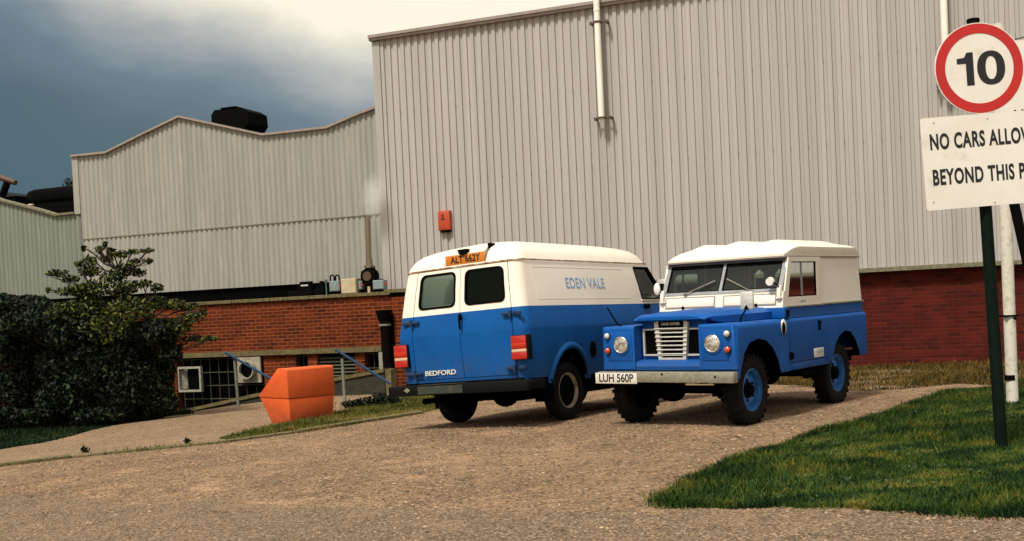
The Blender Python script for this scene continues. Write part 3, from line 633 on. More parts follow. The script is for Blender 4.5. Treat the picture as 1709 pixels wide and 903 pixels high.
# ramp wall
rw = wall_thing('ramp_wall', 'low mossy concrete wall sloping up past the basement windows behind the orange bin', 'wall')
tp = [W(a, b, RAMP_Y) for a, b in ((180, 712), (313, 682), (431, 656), (550, 632), (641, 615))]
mb = MB()
for (xa, za), (xb, zb_) in zip(tp, tp[1:]):
    mb.loft([[(xa, RAMP_Y, -1.6), (xa, RAMP_Y+.24, -1.6), (xa, RAMP_Y+.24, za-.07), (xa, RAMP_Y, za-.07)], [(xb, RAMP_Y, -1.6), (xb, RAMP_Y+.24, -1.6), (xb, RAMP_Y+.24, zb_-.07), (xb, RAMP_Y, zb_-.07)]])
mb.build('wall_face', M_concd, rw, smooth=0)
mb = MB(); verge_trim(mb, tp, RAMP_Y-.03, RAMP_Y+.27, 0, .068); mb.build('coping', M_conc, rw, smooth=0)
mb = MB(); xe = tp[-1][0]; mb.bb(xe+.02, xe+.14, RAMP_Y-.0, RAMP_Y+.24, -1.0, tp[-1][1]-.02); mb.build('end_post', M_conc, rw, smooth=0)

# ------------------------------------------------------------------ services on the annexe roof and wall
dp = wall_thing('drainpipe', 'thick black drainpipe with a round hopper on the annexe corner', 'drainpipe')
xh, zh = W(643, 526, YA-.1); 
mb = MB(); mb.cyl((xh+.06, YA-.13, -1.4), (xh, YA-.13, zh-.1), .10, .105, 14); mb.bb(xh+.0, xh+.14, YA-.05, YA-.002, -1.3, zh); mb.build('pipe', M_black, dp)
mb = MB(); mb.cyl((xh-.02, YA-.13, zh-.12), (xh-.02, YA-.13, zh+.08), .115, .165, 16); mb.cyl((xh-.02, YA-.13, zh+.08), (xh-.02, YA-.13, zh+.11), .17, .17, 16); mb.build('hopper', M_black, dp)
mb = MB(); mb.lathe([(.112, 0), (.125, 0), (.125, .04), (.112, .04)], 16, ax='z', c=(xh+.0, YA-.13, zh-.22)); mb.build('pipe_collar', M_gpost, dp)
YS = -.30; ztop = zc+.03
def sx(px, y=YS): return W(px, 470, y)[0]
def sz(px, py, y=YS): return W(px, py, y)[1]
fl = wall_thing('flue_fan', 'slim steel flue rising from a round black fan unit on the annexe roof', 'flue')
xf = sx(619); 
mb = MB(); mb.cyl((W(611, 360, YS)[0]+.035, YS, sz(611, 360)), (xf-.03, YS, sz(617, 436)), .055, .055, 14); mb.build('flue_pipe', M_steel, fl)
mb = MB(); mb.cyl((xf-.02, YS, sz(617, 443)), (xf-.02, YS, sz(617, 432)), .07, .07, 14); mb.cyl((xf-.02, YS, sz(617, 447)), (xf-.02, YS, sz(617, 443)), .115, .115, 14); mb.build('flue_collar', M_steel, fl)
zc2 = sz(619, 461)
mb = MB(); mb.cyl((xf-.02, YS-.11, zc2), (xf-.02, YS+.12, zc2), .165, .165, 20); mb.box((xf+.11, YS, zc2), (.08, .16, .2), bev=.02); mb.box((xf, YS, zc2+.14), (.16, .16, .12)); mb.build('fan_housing', M_black, fl)
mb = MB(); mb.cyl((xf-.17, YS-.02, zc2-.12), (xf-.17, YS-.02, zc2+.12), .045, .045, 12); mb.lathe([(.085, -.115), (.10, -.115), (.10, -.13), (.085, -.13)], 20, ax='y', c=(xf-.02, YS, zc2)); mb.build('motor', M_brown, fl)
mb = MB(); mb.box((xf+.02, YS, (ztop+zc2-.1)/2), (.20, .16, zc2-.1-ztop)); mb.build('mount', M_black, fl)
mb = MB(); mb.bb(xf-.03, xf+.03, YS-.11, YS-.082, ztop, ztop+.13); mb.build('bracket', M_cream, fl)
def cabinet(name, label, p0, p1, pt, pb, m, dep, knob=None, y=YS-.05, group=None, legs=True):
    t = wall_thing(name, label, 'box', group); xa, xb = sx(p0, y), sx(p1, y); zt, zb_ = sz((p0+p1)/2, pt, y), sz((p0+p1)/2, pb, y); zb_ = max(zb_, ztop+.004)
    mb = MB(); mb.bb(xa, xb, y-dep/2, y+dep/2, zb_, zt, bev=.008); mb.build('case', m, t, smooth=0)
    mb = MB(); mb.bb(xa+.015, xb-.015, y-dep/2-.012, y-dep/2-.001, zb_+.015, zt-.015, bev=.003); mb.build('door', m, t, smooth=0)
    if legs and zb_ > ztop+.01:
        mb = MB(); mb.bb(xa+.02, xb-.02, y-dep/2+.02, y+dep/2, ztop+.001, zb_-.002); mb.build('base', M_black, t, smooth=0)
    if knob:
        mb = MB(); xk, zk = W(knob[0], knob[1], y-dep/2-.03); mb.cyl((xk, y-dep/2-.013, zk), (xk, y-dep/2-.05, zk), .024, .02, 10); mb.build('knob', M_redk, t)
    return t
cabinet('junction_box', 'grey switch box with a red knob, left of the cream cabinet on the annexe roof', 552.5, 569.5, 469, 486.5, M_greybox, .16, (569, 477))
cabinet('control_cabinet', 'cream electrical cabinet standing on the annexe coping', 573.5, 598.5, 465, 490, M_cream, .24, None)
cabinet('junction_box', 'small grey box with a red knob squeezed between cream cabinet and black fan', 600.5, 606, 469, 483, M_greybox, .14, (605, 475.5))
cabinet('junction_box', 'grey switch box with a red knob, right of the black fan on the annexe roof', 625, 643.5, 467.5, 483, M_greybox, .16, (644, 473.5))
hp = wall_thing('pipe_loops', 'two bent black pipe loops standing beside the grey switch box', 'pipes')
for px in (550, 558.5):
    mb = MB(); x = sx(px); zt = sz(px, 459); pts = [(x-.045, YS+.12, ztop)]+[(x-.045*math.cos(a), YS+.12, zt-.045+.045*math.sin(a)) for a in np.linspace(0, PI, 7)]+[(x+.045, YS+.12, ztop)]
    mb.tube(pts, .017, 8); mb.build('pipe_loop', M_black, hp)
pv = wall_thing('pump_unit', 'low dark pump and pipework lying on the annexe roof', 'pump')
mb = MB(); xa, xb = sx(499), sx(523); zt = sz(510, 470); mb.box(((xa+xb)/2, YS, (ztop+zt-.06)/2), (xb-xa, .2, zt-.06-ztop), bev=.02); mb.bb(xa+.05, xb-.05, YS-.07, YS+.07, zt-.06, zt, bev=.01); mb.bb(sx(480), sx(545), YS-.03, YS+.1, ztop, ztop+.13, bev=.02); mb.build('pump_body', M_black, pv, smooth=0)
mb = MB(); mb.bb(sx(506), sx(518), YS-.105, YS-.08, zt-.10, zt-.07); mb.build('gauge', M_silver, pv, smooth=0)
mb = MB(); mb.cyl((sx(537), YS-.1, ztop+.12), (sx(537), YS+.1, ztop+.12), .10, .10, 16); mb.cyl((sx(537), YS, sz(537, 469)), (sx(537), YS, ztop), .05, .06, 10); mb.cyl((sx(545), YS-.02, sz(545, 468)), (sx(545), YS-.02, ztop), .03, .03, 10); mb.build('valve', M_black, pv)
vp = wall_thing('vent_pipe', 'thin green upright pipe on the coping left of the grey switch box', 'pipe')
mb = MB(); mb.cyl((sx(551), YS-.17, sz(551, 467)), (sx(551), YS-.17, ztop), .014, .014, 8); mb.cyl((sx(551), YS-.17, sz(551, 468)), (sx(551), YS-.17, sz(551, 466)), .02, .02, 8); mb.build('pipe', mat('green_pipe', (.05, .16, .12), .5), vp)

# alarm box
al = wall_thing('alarm_box', 'small orange-red alarm box on the tall ribbed wall above the van', 'alarm box')
x0, x1 = W(732.5, 370, -.05)[0], W(752.5, 370, -.05)[0]; z1_ = W(742, 352, -.05)[1]; z0_ = W(744, 385, -.05)[1]
mb = MB(); mb.prism([(x0, z0_+.01), (x1, z0_+.01), (x1, z1_), (x0, z1_)], 'y', -.11, -.002); mb.bevel(lambda a, b: a.y < -.1 and b.y < -.1, .02, 2); mb.build('case', M_box, al)
mb = MB(); mb.bb(x0+.04, x1-.01, -.09, -.004, z0_-.035, z0_+.008, bev=.008); mb.build('base', M_black, al, smooth=0)
mb = MB(); xc = (x0+x1)/2-.02; mb.lathe([(.018, -.113), (.032, -.113), (.032, -.111), (.018, -.111)], 18, ax='y', c=(xc, 0, z1_-.10)); mb.bb(xc-.045, xc+.045, -.1135, -.111, z1_-.19, z1_-.145); mb.build('maker_mark', M_mark, al, smooth=0)

# white flues on the wall
def flue(label, pxb, pyb, ztopw, brs, xoff=None):
    t = wall_thing('wall_flue', label, 'flue', 'white flue pipes on the tall wall')
    xb, zb_ = W(pxb, pyb, -.2); 
    mb = MB(); mb.cyl((xb, -.2, zb_), (xb, -.2, ztopw), .06, .06, 20); mb.lathe([(.052, 0), (.066, 0), (.066, .03), (.052, .03)], 20, ax='z', c=(xb, -.2, zb_-.002)); mb.build('pipe', M_pipew, t)
    mb = MB(); mb.lathe([(.058, 0), (.067, 0), (.067, .04), (.058, .04)], 20, ax='z', c=(xb, -.2, (zb_+ztopw)/2+.35)); mb.build('joint', M_pipew, t)
    for py in brs:
        z = W(pxb, py, -.2)[1]; mb = MB(); mb.bb(xb-.16, xb+.20, -.135, -.115, z-.015, z+.015)
        for s_ in (-.14, .17): mb.bb(xb+s_-.02, xb+s_+.02, -.15, .0, z-.02, z+.02); mb.box((xb+s_, -.16, z), (.05, .03, .06))
        mb.lathe([(.061, -.02), (.070, -.02), (.070, .02), (.061, .02)], 20, ax='z', c=(xb, -.2, z)); mb.build('bracket', M_brown, t, smooth=0)
    return t
flue('white flue pipe on the tall wall above the gap between van and four by four', 1004, 199, zT+1.2, (197, 36))
flue('white flue pipe on the tall wall half hidden behind the round speed sign', 1580, 142, zT+1.2, (140,))

# rooftop things
t = wall_thing('roof_ventilator', 'black boxy ventilator on the gabled roof, clear against the sky', 'ventilator')
YV = 2.5; xa, xb = W(367, 200, YV)[0], W(428, 200, YV)[0]; za, zb_ = W(397, 184, YV)[1], W(400, 217, YV)[1]
mb = MB(); w_ = xb-xa; mb.prism([(xa, za-.12), (xa+.1, za), (xb-.2, za-.02), (xb-.02, za-.13), (xb, zb_+.08), (xb-.12, zb_-.05), (xa+.06, zb_-.05), (xa, zb_+.1)], 'y', YV-.35, YV+.5); mb.build('hood', M_black, t, smooth=0)
mb = MB(); mb.bb(xa+.3, xb-.35, YV-.37, YV+.4, za-.0, za+.03); mb.build('cap', M_black, t, smooth=0)
mb = MB(); mb.bb(xa+.15, xb-.15, YV-.2, YV+.3, zb_-1.2, zb_-.06); mb.build('base', M_black, t, smooth=0)
t = wall_thing('roof_tank', 'long black rounded tank on the lower roof beside the gabled wall', 'tank')
YV = 3.0; xa, xb = W(52, 335, YV)[0], W(150, 335, YV)[0]; za, zb_ = W(90, 314, YV)[1], W(90, 341, YV)[1]; rr = (za-zb_)/2
rings = []
for u, k in ((0, .55), (.06, .85), (.16, 1), (.9, 1), (1, .8)):
    x = xa+(xb-xa)*u; rings.append([(x, YV+rr*1.4*k*math.copysign(abs(math.cos(a))**.6, math.cos(a)), (za+zb_)/2+rr*k*math.copysign(abs(math.sin(a))**.6, math.sin(a))) for a in np.linspace(0, 2*PI, 20, endpoint=False)])
mb = MB(); mb.loft(rings); mb.build('tank_body', M_black, t)
mb = MB(); mb.bb(xa+.25, xb-.1, YV-.25, YV+.25, zb_-1.0, zb_+.05); mb.build('cradle', M_black, t, smooth=0)
mb = MB(); mb.ball((xa+.28, YV-.3, zb_-.0), (.1, .08, .035)); mb.build('valve', M_cream, t)
t = wall_thing('roof_cowl', 'dark leaning pipe with a tee shaped cowl on the far left roof', 'cowl')
YV = 3.0; A_ = W(-8, 345, YV); B_ = W(12, 305, YV); C1 = W(3, 297, YV); C2 = W(26, 305, YV)
mb = MB(); mb.cyl((A_[0]-.15, YV, A_[1]-.5), (B_[0], YV, B_[1]), .10, .10, 12); mb.build('pipe', M_black, t)
mb = MB(); mb.cyl((C1[0], YV, C1[1]), (C2[0], YV, C2[1]), .09, .075, 12); mb.ball((C1[0], YV, C1[1]), (.09, .09, .09)); mb.build('cowl_head', M_brown, t)
t = wall_thing('roof_vent_box', 'flat dark box on the far left roof below the leaning pipe', 'vent')
xa, xb = W(6, 335, YV)[0], W(40, 335, YV)[0]; za = W(20, 332, YV)[1]
mb = MB(); mb.bb(xa, xb, YV-.3, YV+.3, za-1.0, za); mb.build('box', M_black, t, smooth=0)
mb = MB(); mb.bb(xa-.03, xb+.03, YV-.33, YV+.33, za+.001, za+.03); mb.build('lid', M_black, t, smooth=0)

# ================================================================== WHEELS
def wheel(parent, x, y, side, rt, rr, wd, m_rim, dish=.05, hub=M_black, lug=0, name='wheel', tilt=0., disc=0.):
    "side=+1: outer face towards +y. wheel object is the rim; tyre and hub are its children"
    s = side; n = 40
    prof = [(rr, -wd*.35), (rr+.012, -wd*.42), (rr+.012, -wd*.36), (rr-.02, -wd*.3), (rr-.03, wd*.10), (rr*.80, wd*.10-.0), (rr*.62, wd*.16), (rr*.50, wd*.16), (rr*.46, wd*.10), (.03, wd*.10),
            (.03, wd*.04), (rr*.40, wd*.04), (rr*.7, wd*.02), (rr-.045, 0), (rr-.04, -wd*.34)]
    def flip(p): return [(r_, h_*s) for r_, h_ in p]
    outer = [(.02, wd*.02), (rr*.36, wd*.06), (rr*.42, wd*.12), (rr*.62, wd*.18), (rr*.72, wd*.13), (rr*.80, wd*.08), (rr*.90, wd*.08), (rr*.93, wd*.30), (rr+.010, wd*.36), (rr+.012, wd*.42), (rr+.0, wd*.44), (rr-.008, wd*.30), (rr-.012, -wd*.4), (.02, -wd*.4)]
    mb = MB(); mb.lathe(flip(outer), n)
    for f in mb.bm.faces:
        if f.calc_center_median().y*s < wd*-.02: f.material_index = 1
    w_ = mb.build(name, [m_rim, M_under], parent, (x, y, rt))
    tp_ = [(rr-.005, wd*.36), (rr+.02, wd*.48), (rr+(rt-rr)*.45, wd*.52), (rt-.03, wd*.49), (rt-.008, wd*.42), (rt, wd*.3), (rt, -wd*.3), (rt-.008, -wd*.42), (rt-.03, -wd*.49), (rr+.02, -wd*.48), (rr-.005, -wd*.36)]
    mb = MB(); mb.lathe(flip(tp_), n, closed=True)
    if lug:
        k = 26
        for i in range(k):
            for q, yy in ((0, wd*.30), (.5, -wd*.30)):
                a = 2*PI*(i+q)/k; ct, st_ = math.cos(a), math.sin(a)
                mb.box(((rt+.002)*ct, yy*s, (rt+.002)*st_), (.034*rt/.36, wd*.36, .024), Matrix.Rotation(-a+PI/2, 3, 'Y').to_3x3())
            a = 2*PI*i/k; mb.box(((rt-.028)*math.cos(a), wd*.50*s, (rt-.028)*math.sin(a)), (.03, .008, .045), Matrix.Rotation(-a+PI/2, 3, 'Y').to_3x3())
    mb.build('tyre', M_rubber, w_)
    mb = MB(); mb.lathe(flip([(.01, wd*.02), (.085 if lug else .06, wd*.02), (.08 if lug else .055, wd*.22), (.062 if lug else .045, wd*.26), (.055 if lug else .04, wd*.42), (.03, wd*.46), (.01, wd*.46)]), 18)
    if disc: mb.lathe(flip([(.01, wd*.015), (disc, wd*.015), (disc, wd*(.14 if disc < .1 else .21)), (disc*.7, wd*.22), (.01, wd*.22)]), 28)
    for i in range(5):
        a = 2*PI*i/5; c_ = (rr*.52*math.cos(a), wd*.085*s, rr*.52*math.sin(a)); mb.cyl(c_, (c_[0], c_[1]+.03*s, c_[2]), .014, .012, 6)
    mb.build('hub', hub, w_)
    return w_

# ================================================================== FOUR BY FOUR
car = thing('parked_car', 'boxy blue four-wheel-drive with white hardtop, facing the camera right of the van', 'car', LR_M)
xy = MB
# --- rear tub and doors: one side section swept along x
def side_sec(z0, y1=.815, yt=.775, zsh=1.07, zt=1.19, r=.045, inner=.70):
    arc = [(y1-r+r*math.cos(a), zsh-r+r*math.sin(a)*1.0+.0) for a in np.linspace(0, PI/2, 6)]
    return [(inner, z0), (y1-.012, z0), (y1, z0+.04)] + arc + [(yt+.006, zsh+.006), (yt, zsh+.02), (yt, zt), (inner, zt)]
def mesh_prism(poly, ax, a, b, mats, mi=0):
    m_ = MB(); m_.prism(poly, ax, a, b, mi); return m_.mesh('cut', mats, 0)
arch_r = [(.30, .30), (.27, .60), (.20, .72), (.08, .81), (-.10, .865), (-.28, .84), (-.42, .74), (-.51, .62), (-.58, .50), (-.58, .30)]
tm = MB()
full = side_sec(.53)
sec = full + [(-y, z) for y, z in full[::-1]]
# hollow tub: outer section minus inside
out = [(y, z) for y, z in full if y > .705]
poly = out + [(.735, 1.19), (.735, .60), (-.735, .60), (-.735, 1.19)] + [(-y, z) for y, z in out[::-1]]
tm.prism(poly, 'x', -.78, .438)
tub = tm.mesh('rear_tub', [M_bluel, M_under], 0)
cutr = mesh_prism(arch_r, 'y', -.9, .9, [M_bluel, M_under], 1)
tub = boolean(tub, [('DIFFERENCE', cutr)])
tub.shade_smooth(); tub.set_sharp_from_angle(angle=R(35)); link('rear_tub', tub, car)
mb = MB(); mb.bb(-.785, -.755, -.70, .70, .62, 1.185, bev=.006); td = mb.build('tailgate', M_bluel, car)
mb = MB(); mb.bb(-.80, -.78, -.05, .05, .95, 1.0); mb.build('handle', M_black, td)
for s in (1, -1):
    # galvanised capping
    mb = MB(); mb.bb(-.79, .43, s*.70, s*.795, 1.191, 1.213, bev=.004); mb.build('body_capping', M_galv, car)
    # lower door
    mb = MB(); d = side_sec(.585, .818); mb.prism([(s*y, z) for y, z in d], 'x', .445, 1.452)
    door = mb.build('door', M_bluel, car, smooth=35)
    yo = .818*s
    mb = MB(); mb.box((.66, yo+.004*s, .965), (.05, .02, .115), bev=.006); mb.cyl((.66, yo+.004*s, 1.0), (.66, yo+.03*s, .99), .016, .014, 10); mb.build('door_handle', M_black, door)
    for zz in (.66, 1.13):
        mb = MB(); mb.box((1.43, yo+.006*s, zz) if zz < 1 else (1.43, .79*s, zz), (.07, .028, .075), bev=.006); mb.cyl((1.462, yo+.012*s if zz < 1 else .80*s, zz-.045), (1.462, yo+.012*s if zz < 1 else .80*s, zz+.045), .012, .012, 8); mb.build('hinge', M_black, door)
    if s == 1:
        mb = MB(); mb.bb(.56, .83, yo+.0005, yo+.002, .60, .705, bev=.0005); stk = mb.build('sticker', M_sticker, door)
        mb = MB()
        for zz, a_, b_ in ((.686, .60, .75), (.664, .58, .81), (.652, .58, .74), (.625, .70, .74), (.625, .62, .65)):
            x_ = a_
            while x_ < b_:
                w_ = random.uniform(.008, .028); mb.bb(x_, min(x_+w_, b_), yo+.0021, yo+.0028, zz-.005, zz+.004); x_ += w_+.006
        mb.build('printed_lines', M_greyal, stk)
    # door top frame (white) with sliding window
    def dtop(xa, za): return (xa, za)
    y0, y1 = (.742, .772) if s == 1 else (-.772, -.742)
    fr_out = [(.448, 1.205), (1.455, 1.205), (1.440, 1.33), (1.300, 1.745), (.448, 1.745)]
    fr_in = [(.575, 1.305), (1.345, 1.305), (1.235, 1.695), (.575, 1.695)]
    mb = MB(); mb.prism(fr_out, 'y', y0, y1)
    fm = mb.mesh('door_top', [M_white], 0)
    fm = boolean(fm, [('DIFFERENCE', mesh_prism(fr_in, 'y', -1 if s < 0 else .5, -.5 if s < 0 else 1, [M_white]))])
    dt = link('door_top', fm, car)
    ym = (y0+y1)/2
    mb = MB(); i0 = [(.588, 1.318), (1.333, 1.318), (1.226, 1.684), (.588, 1.684)]
    mb.prism([(.574, 1.304), (1.346, 1.304), (1.236, 1.696), (.574, 1.696)], 'y', ym-.006, ym+.010)
    rm = boolean(mb.mesh('window_seal', [M_black], 0), [('DIFFERENCE', mesh_prism(i0, 'y', -1 if s < 0 else .5, -.5 if s < 0 else 1, [M_black]))]); link('window_seal', rm, dt)
    mb = MB(); mb.quad([(.58, ym, 1.31), (1.34, ym, 1.31), (1.23, ym, 1.69), (.58, ym, 1.69)]); mb.build('window_glass', M_glass, dt, smooth=0)
    mb = MB(); mb.box((.955, ym, 1.50), (.022, .014, .37), Euler((0, .03, 0)).to_matrix()); mb.build('window_divider', M_greyal, dt, smooth=0)
    mb = MB(); mb.bb(.45, 1.45, s*.700, s*.792, 1.191, 1.204); mb.build('door_capping', M_galv, car)
    if s == 1:
        mb = MB()
        for k in range(4): mb.bb(.90+k*.035, .92+k*.035, .7722, .7735, 1.235, 1.262)
        mb.build('sticker', M_greyal, dt, smooth=0)
    # hardtop side
    mb = MB(); mb.loft([[(.442, s*.735, 1.214), (.442, s*.770, 1.214), (.442, s*.748, 1.745), (.442, s*.715, 1.745)], [(-.775, s*.735, 1.214), (-.775, s*.770, 1.214), (-.745, s*.748, 1.745), (-.745, s*.715, 1.745)]])
    mb.build('hardtop_side', M_white, car)
    # front wing: side panel, solid, arch cut, rounded shoulders
    yi = .39
    wp = [(1.46, .50), (1.46, 1.075), (2.69, 1.075), (2.69, .612), (2.60, .612), (2.60, .50)]
    arch_f = [(2.66, .30), (2.66, .50), (2.60, .62), (2.52, .77), (2.40, .865), (2.20, .895), (2.02, .865), (1.87, .78), (1.76, .66), (1.69, .50), (1.69, .30)]
    mb = MB(); mb.prism([(1.46, .50), (1.46, 1.072), (2.69, 1.072), (2.69, .612), (2.655, .60), (2.655, .50)], 'y', s*yi if s > 0 else -.815, .815 if s > 0 else s*yi)
    yo_ = s*.815
    # rounded shoulder along the top outer edge and front outer edge
    mb.bevel(lambda a, b: abs(a.y-yo_) < 1e-4 and abs(b.y-yo_) < 1e-4 and ((a.z > 1.06 and b.z > 1.06) or (a.x > 2.68 and b.x > 2.68)), .055, 4)
    mb.bevel(lambda a, b: a.z > 1.06 and b.z > 1.06 and a.x > 2.68 and b.x > 2.68 and abs(a.z-b.z) < 1e-3, .03, 3)
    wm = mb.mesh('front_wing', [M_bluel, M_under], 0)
    mbx = MB(); mbx.bb(1.55, 2.60, s*.46 if s > 0 else -.785, .785 if s > 0 else s*.46, .3, 1.0, mi=1)
    wm = boolean(wm, [('DIFFERENCE', mesh_prism(arch_f, 'y', -.95 if s < 0 else .3, -.3 if s < 0 else .95, [M_bluel, M_under], 1))])
    wm.shade_smooth(); wm.set_sharp_from_angle(angle=R(35)); wing = link('front_wing', wm, car)
    # headlamp panel: embossed plate
    cy_ = s*.572
    mb = MB(); mb.prism([(cy_-.155, .70), (cy_+.155, .70), (cy_+.155, .985), (cy_+.13, 1.01), (cy_-.13, 1.01), (cy_-.155, .985)], 'x', 2.68, 2.698)
    mb.bevel(lambda a, b: a.x > 2.695 and b.x > 2.695, .010, 2); mb.build('lamp_panel', M_bluel, wing)
    mb = MB(); hy = s*.552; mb.lathe([(.10, 2.690), (.112, 2.697), (.108, 2.707), (.092, 2.708), (.088, 2.69)], 28, ax='x', c=(0, hy, .875)); mb.build('lamp_surround', M_bluel, wing)
    mb = MB(); mb.lathe([(.001, 2.722), (.03, 2.721), (.055, 2.717), (.075, 2.710), (.082, 2.705), (.082, 2.69), (.001, 2.69)], 28, ax='x', c=(0, hy, .875)); hl = mb.build('headlight', M_lens, car)
    mb = MB(); mb.lathe([(.080, 2.700), (.088, 2.702), (.089, 2.712), (.083, 2.716), (.079, 2.712)], 28, ax='x', c=(0, hy, .875), closed=True); mb.build('lamp_rim', M_chrome, hl)
    for zz, m_, nm in ((.973, M_silver, 'side_light'), (.812, M_amber, 'indicator')):
        mb = MB(); mb.lathe([(.001, 2.738), (.018, 2.735), (.030, 2.724), (.033, 2.71), (.033, 2.698), (.001, 2.698)], 18, ax='x', c=(0, s*.722, zz)); lo = mb.build(nm, m_, car)
        mb = MB(); mb.lathe([(.033, 2.699), (.038, 2.699), (.038, 2.706), (.034, 2.709)], 18, ax='x', c=(0, s*.722, zz), closed=True); mb.build('lamp_base', M_black, lo)
    # intake dome on the wing side
    mb = MB(); mb.ball((1.60, s*.818, .985), (.055, .028, .088), 16); ai = mb.build('air_intake', M_silver, wing)
    mb = MB(); mb.ball((1.632, s*.836, .97), (.030, .016, .070), 12); mb.build('intake_mouth', M_void, ai)
    # sill
    mb = MB(); mb.bb(.33, 1.66, s*.70, s*.80, .50, .578, bev=.006); mb.build('sill_panel', M_bluel, car)
# --- radiator panel, grille, apron
mb = MB(); mb.bb(2.46, 2.52, -.388, .388, .62, 1.150); mb.build('radiator_panel', M_bluel, car, smooth=0)
mb = MB(); mb.bb(2.521, 2.53, -.345, .345, .765, 1.025); gl = mb.build('grille_opening', M_void, car, smooth=0)
mb = MB()
o4 = [(-.365, .745), (.365, .745), (.365, 1.035), (-.365, 1.035)]; i4 = [(-.345, .762), (.345, .762), (.345, 1.018), (-.345, 1.018)]
for a in range(4):
    b = (a+1) % 4; mb.prism([o4[a], o4[b], i4[b], i4[a]], 'x', 2.521, 2.552)
gf = mb.build('side_grille_frame', M_silver, car, smooth=0)
mb = MB(); tw, bw = .205, .165; t2 = .035
og = [(-bw, .705), (bw, .705), (tw, 1.10), (tw-.05, 1.125), (-tw+.05, 1.125), (-tw, 1.10)]
mb.prism(og, 'x', 2.531, 2.575)
gm = mb.mesh('g', [M_silver], 0); ig = [(-bw+.035, .725), (bw-.035, .725), (tw-.048, 1.14), (-tw+.048, 1.14)]
gm = boolean(gm, [('DIFFERENCE', mesh_prism(ig, 'x', 2.4, 2.7, [M_silver]))]); grl = link('radiator_grille', gm, car)
for k in range(7):
    z = .765+k*.045; hw = bw+(tw-bw)*(z-.705)/.4+.004
    mb = MB(); mb.cyl((2.580, -hw, z), (2.580, hw, z), .0075, .0075, 8); mb.build('grille_bar', M_silver, grl)
mb = MB(); mb.bb(2.532, 2.537, -.14, .14, .72, 1.03); mb.build('radiator_core', M_void, grl, smooth=0)
mb = MB(); mb.bb(2.555, 2.584, -.148, .150, 1.045, 1.122, bev=.006); bd = mb.build('badge_plate', M_black, grl)
MX = basis((0, 1, 0), (0, 0, 1), (1, 0, 0), (2.5845, 0, 1.083))
text('LAND ROVER', .040, 'badge_lettering', M_inkw, bd, MX, .0008, .001, .92)
mb = MB(); pf = [(2.50, .60), (2.675, .60), (2.685, .64), (2.665, .685), (2.60, .702), (2.50, .706)]
mb.prism(pf, 'y', -.386, .386); mb.build('front_apron', M_bluel, car)
# bonnet: crowned lid overhanging the grille
def bz(x, y):
    u = (x-1.47)/(2.64-1.47); return 1.196-.030*u + .028*(1-(y/.62)**2)
rings = []
for x in list(np.linspace(1.475, 2.50, 7))+[2.54, 2.58, 2.61, 2.63]:
    hw = np.interp(x, [1.475, 1.9, 2.50, 2.60, 2.63], [.66, .60, .465, .445, .425]); top = []; n = 12
    dn = .0 if x < 2.57 else (.006 if x < 2.6 else (.016 if x < 2.62 else .032)); bt_ = 1.078 if x < 2.45 else (1.10 if x < 2.52 else 1.128)
    for i in range(n+1):
        y = -hw+2*hw*i/n; e = min(1, (hw-abs(y))/.05); top.append((x, y, bz(x, y)-dn-.035*(1-e)**2))
    rings.append(top+[(x, hw-.004, bt_), (x, -hw+.004, bt_)])
mb = MB(); mb.loft(rings); bon = mb.build('bonnet', M_bluel, car, smooth=40)
mb = MB(); mb.bb(1.40, 1.52, -.80, .80, 1.076, 1.195, bev=.012); mb.build('scuttle', M_bluel, car)
# --- bulkhead upper + windscreen
mb = MB(); mb.prism([(1.400, 1.196), (1.505, 1.196), (1.470, 1.372), (1.400, 1.372)], 'y', -.775, .775); bh = mb.build('bulkhead', M_white, car, smooth=0)
sl_ = math.atan2(1.505-1.470, 1.372-1.196)
for s in (1, -1):
    mb = MB(); mb.box((1.4915, s*.375, 1.288), (.012, .62, .105), Euler((0, -sl_, 0)).to_matrix(), bev=.005); vf = mb.build('vent_flap', M_white, bh)
    mb = MB(); mb.box((1.4895, s*.375, 1.288), (.010, .645, .128), Euler((0, -sl_, 0)).to_matrix()); mb.build('vent_seal', M_trim, vf)
    mb = MB(); mb.box((1.49, s*.735, 1.36), (.05, .045, .15), Euler((0, -.2, 0)).to_matrix(), bev=.008); mb.cyl((1.50, s*.70, 1.30), (1.50, s*.77, 1.30), .012, .012, 8); mb.build('windscreen_hinge', M_white, bh)
    mb = MB(); mb.cyl((1.50, s*.46, 1.225), (1.515, s*.46, 1.235), .018, .018, 10); mb.build('washer_jet', M_black, bh)
Bx, Bz, Tx, Tz = 1.475, 1.374, 1.275, 1.752
def wsp(y, t, dx=0): return (Bx+(Tx-Bx)*t+dx, y, Bz+(Tz-Bz)*t)
def wbar(mb, ya, ta, yb, tb, dep=.04):
    p = [wsp(ya, ta), wsp(yb, ta), wsp(yb, tb), wsp(ya, tb)]
    mb.loft([[q for q in p], [(q[0]-dep, q[1], q[2]-dep*.5) for q in p]])
mb = MB(); wbar(mb, -.755, 0, .755, .085); wbar(mb, -.755, .90, .755, 1.0); wbar(mb, -.755, .086, -.705, .899); wbar(mb, .705, .086, .755, .899); wbar(mb, -.018, .086, .018, .899)
wsf = mb.build('windscreen_frame', M_greyal, car, smooth=0)
for s in (-1, 1):
    ya, yb = (.018, .705) if s > 0 else (-.705, -.018)
    mb = MB(); mb.quad([wsp(ya, .085, -.015), wsp(yb, .085, -.015), wsp(yb, .90, -.015), wsp(ya, .90, -.015)]); mb.build('windscreen_glass', M_glass, wsf, smooth=0)
    mb = MB()
    for (a_, b_, c_, d_) in ((ya, .085, yb, .115), (ya, .875, yb, .90), (ya, .116, ya+.012, .874), (yb-.012, .116, yb, .874)): wbar(mb, a_, b_, c_, d_, .010)
    mb.build('glass_seal', M_black, wsf, smooth=0)
